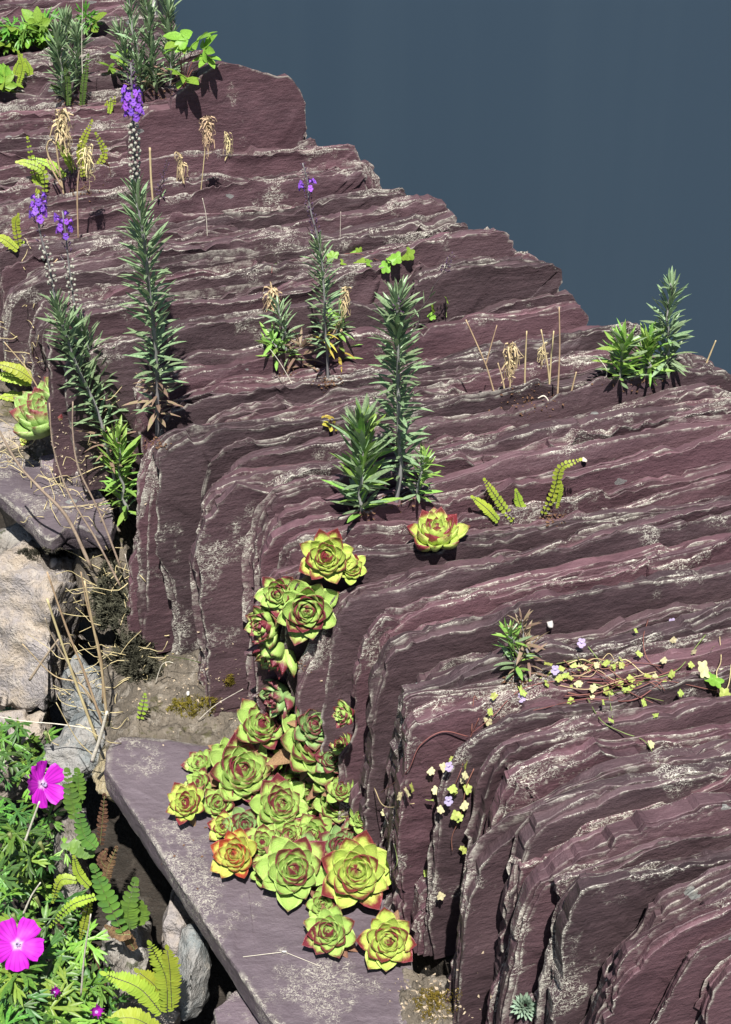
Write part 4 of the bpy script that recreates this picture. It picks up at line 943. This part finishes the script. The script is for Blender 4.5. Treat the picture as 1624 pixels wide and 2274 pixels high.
# ------------------------------------------------------------------ ferns
fern('yellow-green spleenwort fern with one arching frond on the slate tops', [[(1205, 1145), (1232, 1090), (1245, 1040), (1285, 1022)], [(1232, 1130), (1240, 1090), (1238, 1060)]], None, M_FERN, .0075, 17)
fern('low yellow-green spleenwort with three short fronds left of the arching one', [[(1108, 1158), (1080, 1128), (1052, 1106)], [(1142, 1158), (1105, 1108), (1078, 1068)], [(1170, 1150), (1155, 1120), (1147, 1092)]], None, M_FERN, .0075, 14)
fern('spleenwort clump between the dry stalks at the upper left', [[(185, 395), (180, 330), (203, 272)], [(170, 400), (150, 350), (130, 320)], [(185, 400), (210, 380), (232, 340), (215, 300)], [(165, 420), (120, 370), (75, 352)]], None, M_FERN, .009, 18)
fern('ragged spleenwort clump hanging left of the dry stalks', [[(100, 430), (95, 380), (60, 362), (42, 360)], [(105, 420), (80, 395), (62, 310)], [(120, 400), (130, 440), (128, 480)], [(85, 420), (70, 440), (55, 432)]], None, M_FERN, .009, 16)
fern('dark spleenwort fronds between the three short toadflaxes', [[(152, 235), (150, 190), (146, 145)], [(182, 240), (186, 190), (196, 125)], [(140, 215), (128, 200), (118, 192)]], None, M_FERND, .0085, 20)
fern('yellow-green spleenwort at the upper left below the leafy clump', [[(40, 192), (50, 150), (42, 118)], [(30, 190), (35, 160), (48, 125)], [(62, 190), (66, 160), (58, 135)]], None, M_FERN, .0085, 18)
fern('tiny yellow-green fern left of the violet flower head', [[(242, 252), (245, 240), (246, 222)], [(250, 252), (252, 238), (255, 218)], [(236, 250), (236, 240), (238, 228)]], None, M_FERN, .0065, 8)
fern('spleenwort at the far left edge below the leaning stalks', [[(40, 555), (15, 535), (-5, 525)], [(45, 560), (35, 500), (40, 480)], [(20, 580), (30, 550), (48, 540)]], None, M_FERN, .009, 14)
fern('round-leaved fern left of the egg-shaped houseleek', [[(75, 845), (40, 822), (-5, 808)], [(72, 850), (30, 838), (-5, 835)], [(80, 880), (40, 878), (5, 882)], [(82, 878), (65, 890), (52, 898)]], -.20, M_FERN, .012, 14)
fern('bright yellow-green fern at the bottom beside the white stone', [[(372, 2250), (368, 2170), (335, 2100)], [(360, 2250), (310, 2195), (238, 2165)], [(365, 2230), (345, 2190), (310, 2160)], [(382, 2240), (378, 2160), (372, 2110)], [(355, 2290), (300, 2262), (250, 2262)]], -.55, M_FERN, .015, 24, 'thin')
fern('upper rustyback fern frond beside the point of the ledge slate', [[(168, 1820), (158, 1770), (150, 1715)], [(165, 1800), (175, 1750), (172, 1715)]], -.50, M_FERNR, .013, 9, 'lobe', rachis=M_STEMG)
fern('middle rustyback fern with brown scaly fronds under the ledge', [[(215, 1885), (185, 1850), (175, 1795)], [(210, 1895), (180, 1885), (150, 1880)], [(222, 1880), (228, 1820), (232, 1768), {'mat': M_BROWN, 'n': 12, 'pl': .0085}], [(235, 1960), (240, 1930), (258, 1885), {'mat': M_BROWN, 'n': 12, 'pl': .0085}], [(238, 1930), (225, 1910), (235, 1890), {'mat': M_BROWN, 'n': 12, 'pl': .0085}]], -.50, M_FERNR, .013, 10, 'lobe', rachis=M_STEMG)
fern('lower rustyback fern with broad dark lobes in the shade of the ledge', [[(275, 2075), (235, 1990), (210, 1930)], [(290, 2065), (285, 2020), (300, 1960)], [(300, 2050), (310, 2030), (312, 2010)], [(290, 2075), (262, 2075), (240, 2060), {'mat': M_BROWN, 'n': 12, 'pl': .0085}], [(300, 2110), (285, 2085), (270, 2060), {'mat': M_BROWN, 'n': 12, 'pl': .0085}]], -.50, M_FERNR, .015, 11, 'lobe', rachis=M_STEMG)
fern('fine yellow spleenwort hanging among the geranium leaves', [[(215, 1990), (160, 2010), (115, 2055)], [(200, 1970), (175, 1940), (165, 1905)], [(200, 1995), (190, 2040), (180, 2080)], [(170, 1955), (135, 1955), (118, 2000)]], -.50, M_FERN, .008, 16)
fern('small bright fern leaflets on the edge of the mossy soil', [[(310, 1600), (318, 1570), (322, 1545)], [(300, 1625), (290, 1618), (275, 1615)]], -.43, M_FERN, .008, 6)

# ------------------------------------------------------------------ leafy clumps at the far end
def leafy(label, spots, name, meshes, stem=M_STEMR, size=.035, base=None, n_each=1, cat='plant', mat=None):
    b = surf(*base)[0] if base else surf(*spots[0])[0]; T = empty(name, b, label, cat); rs = random.Random(int(spots[0][0] * 3 + spots[0][1]))
    for x, y in spots:
        for k in range(n_each):
            p = atY(x + rs.uniform(-6, 6) * (n_each > 1), y + rs.uniform(-6, 6) * (n_each > 1), b.y + rs.uniform(-.03, .03)) - b
            d = Vector((p.x * .5 + rs.uniform(-.6, .6), rs.uniform(-1, .2), rs.uniform(-.15, .6)))
            put('leaf', rs.choice(meshes), T, p, d, Vector((rs.uniform(-.4, .4), -.5, 1)), size * rs.uniform(.75, 1.2))
        P = spline([b, b + Vector((p.x * .4, 0, p.z * .6)), b + p], 8); tube('stalk', P, .0012, .0008, stem, T, b, 5)
    return T
leafy('fresh green columbine leaves hanging over the hump slate beside the door', [(398, 95), (415, 88), (440, 90), (455, 108), (462, 128), (400, 165), (412, 178), (395, 110)], 'columbine', COLL, size=.045, base=(408, 195))
leafy('small green leafy sprig left of the far toadflax clump', [(262, 130), (248, 150), (270, 140), (240, 165)], 'columbine', COLL, size=.04, base=(275, 165))
leafy('leafy green cranesbill clump at the top left edge', [(10, 70), (22, 60), (30, 90), (50, 80), (70, 90), (82, 95), (60, 65), (90, 60), (95, 45), (100, 85), (75, 75), (15, 100), (40, 100), (5, 90), (104, 60), (88, 75)], 'cranesbill', [*GERL[:2], *COLL], size=.05, base=(55, 110), n_each=3)
leafy('green leafy sprig behind the three short far toadflaxes', [(195, 40), (205, 52), (200, 65), (188, 55), (160, 70)], 'cranesbill', [*GERL[:2], *COLL], size=.045, base=(190, 75), n_each=2)
leafy('bright green leaf cluster at the left edge below the leafy clump', [(5, 165), (18, 172), (8, 185), (20, 190), (0, 180)], 'columbine', COLL, size=.05, base=(8, 200), n_each=2)
leafy('yellowed little leaf cluster standing on the slates', [(728, 925), (736, 935), (742, 948), (732, 945)], 'withered_sprig', [palmate('lobed_leaf', M_YEL, 3, 2.4, seed=3, w=.3, sub=False)], size=.017, base=(738, 955))

# ------------------------------------------------------------------ ivy-leaved toadflax
def creeper(label, stems, leaves, flowers=(), size=.011, name='creeping_toadflax', lift=.006, pale=.22):
    b = surf(*stems[0][0])[0]; T = empty(name, b, label, 'creeping plant'); rs = random.Random(int(stems[0][0][0]))
    for s in stems:
        P = [surf(x, y, lift * rs.uniform(.6, 1.6))[0] for x, y in s]; tube('runner', spline(P, 6 * len(P)), .0008, .0005, rs.choice((M_STEMR, M_STEMR, M_STEMG, M_DRY)), T, b, 5)
    for x, y, *k in leaves:
        p, n = surf(x, y, lift * rs.uniform(1., 2.4)); me = VINEL[k[0] if k else (1 if rs.random() < pale else 0)]
        nn = n * .3 + Vector((rs.uniform(-1.1, 1.1), -.4 + rs.uniform(-.9, .7), .7)); s = size * rs.uniform(.7, 1.25)
        put('leaf', me, T, p - b, (rs.uniform(-1, 1), rs.uniform(-1, .3), rs.uniform(-.4, .5)), nn, s)
    for x, y in flowers:
        p, n = surf(x, y, .018); put('flower', FLOWER_L, T, p - b, (rs.uniform(-.4, .4), -.8, .3), (0, 0, 1), .012)
    return T
rs1 = random.Random(12)
main_leaves = [(1210, 1455), (1265, 1460), (1290, 1470), (1255, 1490), (1300, 1495), (1345, 1475), (1360, 1492), (1365, 1510), (1400, 1490), (1420, 1460), (1425, 1468), (1465, 1470), (1480, 1485), (1460, 1500), (1420, 1412), (1478, 1378), (1480, 1408), (1358, 1530), (1315, 1525), (1270, 1545), (1250, 1548), (1225, 1520), (1215, 1525), (1450, 1570), (1330, 1580), (1355, 1605), (1438, 1668), (1545, 1450), (1560, 1465), (1580, 1448), (1145, 1545), (1170, 1538), (1105, 1560), (1085, 1568), (1395, 1530), (1380, 1478)]
main_leaves += [(1330 + rs1.gauss(0, 85), 1495 + rs1.gauss(0, 26)) for _ in range(34)]
rs4 = random.Random(44)
RUN = []
for _ in range(16):
    x0, y0 = 1330 + rs4.gauss(0, 80), 1495 + rs4.gauss(0, 24); aa = rs4.uniform(-.5, .5); RUN.append([(x0 + i * 32 * math.cos(aa + rs4.uniform(-.4, .4)), y0 - i * 15 * math.sin(aa) + rs4.uniform(-12, 12)) for i in range(rs4.randint(3, 6))])
creeper('tangled creeping toadflax vine with yellow-green ivy leaves across the lower slates', [[(1500, 1480), (1420, 1500), (1330, 1510), (1240, 1520), (1150, 1545), (1090, 1580), (1040, 1620)], [(1480, 1520), (1400, 1545), (1300, 1560), (1200, 1580), (1110, 1588)], [(1260, 1470), (1320, 1500), (1400, 1540), (1450, 1575)], [(1560, 1400), (1540, 1440), (1500, 1480), (1440, 1500), (1380, 1530)],
  [(1440, 1380), (1430, 1430), (1440, 1470), (1470, 1490)], [(1300, 1540), (1330, 1590), (1380, 1620), (1430, 1650), (1460, 1690)], [(1235, 1480), (1290, 1460), (1330, 1490), (1360, 1470), (1420, 1500)], [(1250, 1540), (1330, 1530), (1430, 1520), (1600, 1530)], [(1310, 1440), (1340, 1480), (1350, 1540), (1360, 1600)], [(1220, 1510), (1300, 1520), (1380, 1500), (1450, 1480)], [(1280, 1500), (1350, 1515), (1420, 1525)]] + RUN,
  main_leaves, [(1220, 1462), (1270, 1440), (1475, 1362), (1148, 1525), (1465, 1512)], size=.0095)
creeper('creeping toadflax trailing down the slate ends right of the houseleeks', [[(1060, 1590), (1040, 1640), (1020, 1700), (1000, 1760)], [(1035, 1625), (980, 1620), (930, 1650), (900, 1710), (860, 1760)], [(1050, 1700), (1030, 1740), (1020, 1800), (1005, 1850), (1000, 1880)], [(830, 1740), (870, 1790), (920, 1770)], [(870, 1850), (885, 1900), (880, 1940)], [(1045, 1620), (1060, 1560), (1055, 1545)]],
  [(955, 1690), (968, 1692), (1005, 1670), (985, 1675), (1035, 1690), (1032, 1700), (1010, 1745), (1018, 1750), (985, 1780), (1000, 1790), (1020, 1775), (1010, 1800), (915, 1735), (905, 1740), (985, 1710), (935, 1765), (855, 1790), (1020, 1880), (1018, 1875), (978, 1965), (945, 1890), (940, 1930), (1070, 1595), (970, 1740), (995, 1730), (1028, 1720), (890, 1760)], [(1008, 1685), (985, 1750)], size=.0105, pale=.5)
creeper('creeping toadflax sprig at the right edge with a pale lilac flower', [[(1600, 1540), (1590, 1500), (1595, 1460), (1598, 1425)], [(1600, 1540), (1615, 1510), (1624, 1480)]], [(1590, 1488, 2), (1602, 1512, 2), (1615, 1495, 2), (1585, 1530, 0), (1610, 1535, 0), (1570, 1500, 1)], [(1598, 1415)], size=.020)
creeper('green creeping toadflax leaves on the slates behind the slender toadflax', [[(740, 575), (790, 565), (840, 575)], [(870, 590), (890, 575)]], [(750, 572, 2), (762, 570, 2), (795, 560, 2), (805, 556, 2), (790, 572, 2), (815, 572, 2), (880, 570, 2), (890, 562, 2), (875, 585, 2), (900, 572, 2)], [], size=.022)
creeper('single green ivy-shaped leaf on a red stalk in mid wall', [[(600, 602), (602, 595), (602, 588)]], [(600, 582, 2)], [], size=.017)
creeper('small green seedling leaves right of the dense toadflax', [[(990, 715), (990, 690), (992, 668)], [(960, 705), (950, 695)]], [(992, 664, 2), (945, 688, 2), (955, 684, 2)], [], size=.017)

# ------------------------------------------------------------------ bloody cranesbill at the lower left
rs2 = random.Random(21); base = _atZ(90, 2000, -.72)
T = empty('cranesbill', base, 'lush green cranesbill with deeply cut leaves filling the bottom left corner', 'plant')
def in_region(x, y):
    if y < 1650: return x < 75
    if y < 1800: return x < 110
    if y < 1960: return x < 165 - (rs2.random() < .6) * 45
    if y < 2060: return x < 170
    return x < 250 - max(0, 2140 - y) * .4
cnt = 0
while cnt < 165:
    x, y = rs2.uniform(-40, 260), rs2.uniform(1590, 2330)
    if not in_region(x, y): continue
    Z = -.46 - .24 * rs2.random() ** 1.4 - (.0 if x < 100 else .05); p = _atZ(x, y, Z)
    an = rs2.random() * 6.28; d = Vector((math.cos(an), math.sin(an) - .3, rs2.uniform(-.35, .35))); nn = Vector((rs2.uniform(-.5, .5), -.35 + rs2.uniform(-.5, .4), 1))
    put('leaf', rs2.choice(GERL), T, p - base, d, nn, rs2.uniform(.032, .058)); cnt += 1
    if cnt % 4 == 0: tube('stalk', spline([p, p + Vector((rs2.uniform(-.02, .02), .02, -.06)), p + Vector((rs2.uniform(-.04, .04), .04, -.2))], 7), .0010, .0013, rs2.choice((M_STEMG, M_STEMR)), T, base, 5)
PET = None
def petal_mesh():
    V, F = [], []; n, m = 8, 7
    for i in range(n):
        x = i / (n - 1); w = .07 + .37 * math.sin(min(1, x * 1.05) * math.pi * .62) ** 1.2
        for j in range(m):
            y = -1 + 2 * j / (m - 1); xx = x - (.07 * (1 - math.cos(y * 5)) * .5 + .09 * y * y) * (x > .8); V.append((xx, w * y, .20 * x * x + .06 * math.cos(y * 9) * x + .02 * math.sin(7 * x + y * 4)))
    for i in range(n - 1):
        for j in range(m - 1): a = i * m + j; F.append((a, a + m, a + m + 1, a + 1))
    return mesh('petal', V, F, True, M_MAG)
PET = petal_mesh()
def cranesbill_flower(label, px, py, rpx, Z, axis, petals=5, rot=0., stalk=True, closed=0.):
    c = _atZ(px, py, Z); R = rpx * px_scale(c); ax = Vector(axis).normalized(); T = empty('cranesbill_flower', c, label, 'flower')
    u = ax.orthogonal().normalized(); w = ax.cross(u)
    for k in range(petals):
        a = rot + k * 6.283 / 5; rad = u * math.cos(a) + w * math.sin(a); el = .1 + closed + .05 * (k % 2)
        put('petal', PET, T, rad * R * .04 + ax * .0006 * k, rad * math.cos(el) + ax * math.sin(el), ax * math.cos(el) - rad * math.sin(el), R)
    a = Acc()
    for k in range(10):
        an = k * .628; d = ax + (u * math.cos(an) + w * math.sin(an)) * .35; a.tube([Vector((0, 0, 0)), d * R * .26], .0005, .0007, 4)
    a.build('stamens', M_LILAC, T)
    if stalk: tube('stalk', spline([c - ax * .002, c - ax * .03 + Vector((0, .01, -.03)), c + Vector((.0, .05, -.14))], 8), .0012, .0012, M_STEMG, T, c, 5)
    return T
cranesbill_flower('open magenta cranesbill flower facing right beside the bleached stick', 92, 1742, 54, -.44, (.8, -.45, .5), rot=.3)
cranesbill_flower('open magenta cranesbill flower with spread petals at the left edge', 38, 2098, 60, -.44, (.25, -.5, .8), petals=5, rot=1.5)
cranesbill_flower('half-open magenta cranesbill bud near the bottom edge of the leaves', 214, 2248, 30, -.5, (.2, -.5, .8), closed=.9)
cranesbill_flower('small crumpled magenta cranesbill flower low in the leaves', 120, 2205, 26, -.5, (.3, -.4, .8), closed=1.0)
for x, y in ((100, 1625), (28, 2030), (78, 1990), (20, 1850), (88, 1870)):
    p = _atZ(x, y, -.46); a = Acc()
    a.tube(spline([p, p + Vector((.003, 0, -.012)), p + Vector((.004, .004, -.03))], 6), .0035, .0016, 6); a.build('flower_bud', M_STEMG, T, base)

# ------------------------------------------------------------------ mosses
def moss(label, px, py, rx, ry, n, mat, h=.012, Z=None, name='moss'):
    rs = random.Random(int(px + py)); a = Acc()
    for i in range(n):
        an = rs.random() * 6.28; r = rs.random() ** .6; ro = 1 + .7 * float(fbm(math.cos(an) * 2.2 + px, math.sin(an) * 2.2, 5, 2)); x, y = px + math.cos(an) * rx * r * ro, py + math.sin(an) * ry * r * ro
        p, nr = surf(x, y); nr = (nr + Vector((0, -.2, .8))).normalized(); p = p + nr * h * 1.5 * max(0, .35 + 1.6 * float(fbm(x * .07, y * .07, 3, 2))) * (1 - r ** 3)
        for k in range(3):
            d = nr + Vector((rs.uniform(-1, 1), rs.uniform(-1, 1), rs.uniform(-.4, 1))); s = h * rs.uniform(.3, .7)
            a.blade(Matrix.Translation(p - nr * h * .3) @ frame(d, (rs.uniform(-1, 1), rs.uniform(-1, 1), 1)) @ Matrix.Diagonal((s, s, s, 1)), [(0, .16), (.5, .12), (1, .01)], .2)
    o = a.build(name, mat, None); return tag(o, label, 'moss', kind='stuff')
moss('black tufted moss clump at the lower left corner of the big slate face', 300, 1465, 62, 52, 2600, M_MOSS, .018)
moss('black moss strip climbing beside the left end of the slates', 245, 1330, 42, 75, 2400, M_MOSS, .016)
moss('golden moss cushion on the soil above the ledge slate', 425, 1565, 52, 24, 1500, M_MOSSY, .007)
moss('small golden moss spot beside the pale pebble', 510, 1510, 12, 16, 250, M_MOSSY, .006)
moss('golden moss on the soil at the bottom beside the front houseleek', 965, 2225, 50, 40, 1100, M_MOSSY, .006)
moss('dark moss under the slates below the egg-shaped houseleek', 95, 1230, 60, 14, 800, M_MOSS, .010)

# ------------------------------------------------------------------ pebbles and crumbs
PEB = []
for lab, x, y, r in [('white quartz chip on the slates right of the small two-tone toadflax', 1222, 1385, 13), ('pale stone among the moss under the left flat slate', 120, 1255, 24), ('round pale snail shell on the tip of the arching fern', 1298, 1022, 10), ('small white pebble in the soil beside the curled root', 418, 1540, 7)]:
    p, nr = surf(x, y); o = rock(x, y, r * .62, r * .36, p.z + .003, M_WHITE if 'shell' not in lab else M_BONE, int(x), depth=r * px_scale(p), name='pebble' if 'shell' not in lab else 'snail_shell', parent=None, sub=3, sq=.8); tag(o, lab, 'pebble' if 'shell' not in lab else 'shell')
# crumbs of stone and dead leaf strewn over soil and crevices
a = Acc(); rs3 = random.Random(5)
for _ in range(900):
    x, y = rs3.choice(((rs3.gauss(430, 90), rs3.gauss(1540, 50)), (rs3.gauss(960, 50), rs3.gauss(2230, 40)), (rs3.gauss(200, 50), rs3.gauss(1080, 45)), (rs3.gauss(60, 50), rs3.gauss(985, 30))))
    p, nr = surf(x, y); s = rs3.uniform(.0008, .0042)
    V = [p + Vector((rs3.uniform(-1, 1), rs3.uniform(-1, 1), rs3.uniform(-.3, 1))) * s for _ in range(4)]; a.add(V, [(0, 1, 2), (0, 2, 3), (0, 3, 1), (1, 3, 2)])
o = a.build('grit', M_TWIG, None, smooth=False); tag(o, 'pale grit and dead leaf crumbs strewn over the soil', 'grit', kind='stuff')
# white thread across the front edge of the ledge slate
p1, p2, p3 = surf(540, 2127, .002)[0], surf(632, 2117, .003)[0], surf(712, 2148, .002)[0]
T = empty('thread', p2, 'white thread stretched over the front edge of the ledge slate', 'thread')
tube('strand', [p1 + Vector((0, 0, 0)), p2, p3], .0005, .0004, M_BONE, T, p2, 5); tube('knot', spline([p2 + Vector((-.003, 0, .001)), p2 + Vector((.0, -.002, .003)), p2 + Vector((.003, 0, .001))], 5), .0014, .0014, M_WHITE, T, p2, 6)

# fine dead stems tangled at the left foot of the wall, and litter caught round the plants
a = Acc(); rs6 = random.Random(8)
for cx, cy, sx, sy, n, Z in ((215, 1330, 45, 90, 44, None), (190, 1520, 50, 70, 34, None), (150, 1070, 80, 40, 30, None), (60, 960, 50, 40, 18, None), (60, 700, 40, 90, 14, None), (300, 1440, 40, 40, 20, None)):
    for _ in range(n):
        x, y = rs6.gauss(cx, sx), rs6.gauss(cy, sy); p, nr = surf(x, y, .004); L = rs6.uniform(.02, .09); an = rs6.uniform(0, 6.28)
        d = Vector((math.cos(an), math.sin(an) * .5, rs6.uniform(-.1, .9))).normalized(); w = lambda: Vector((rs6.uniform(-1, 1), rs6.uniform(-1, 1), rs6.uniform(-1, 1))) * L * .14
        q = spline([p, p + d * L * .35 + w(), p + d * L * .7 + w(), p + d * L + w()], 8); a.tube(q, .0008, .0004, 4)
tag(a.build('dead_stems', M_DRY, None), 'tangle of fine dead stems along the left foot of the wall', 'dead stems', kind='stuff')
a = Acc()
for cx, cy, r in ((350, 985, 26), (880, 1112, 40), (728, 850, 26), (1420, 842, 60), (650, 812, 36), (345, 205, 30), (1180, 890, 60), (805, 1138, 26), (155, 225, 30), (180, 420, 40), (1150, 1512, 24), (1225, 1150, 30), (650, 1480, 30), (560, 1880, 120), (640, 1300, 40)):
    for _ in range(70):
        p, nr = surf(rs6.gauss(cx, r * .6), rs6.gauss(cy, r * .3)); s = rs6.uniform(.0012, .0055)
        M = Matrix.Translation(p + nr * .001) @ frame((rs6.uniform(-1, 1), rs6.uniform(-1, 1), rs6.uniform(-.3, .6)), nr + Vector((rs6.uniform(-.6, .6), rs6.uniform(-.6, .6), .5))) @ Matrix.Diagonal((s, s, s, 1))
        a.blade(M, [(0, .1), (.4, .35), (.8, .2), (1, .02)], .4, .3)
tag(a.build('leaf_litter', M_BROWN, None), 'brown crumbs of dead leaf caught in the cracks round the plants', 'leaf litter', kind='stuff')
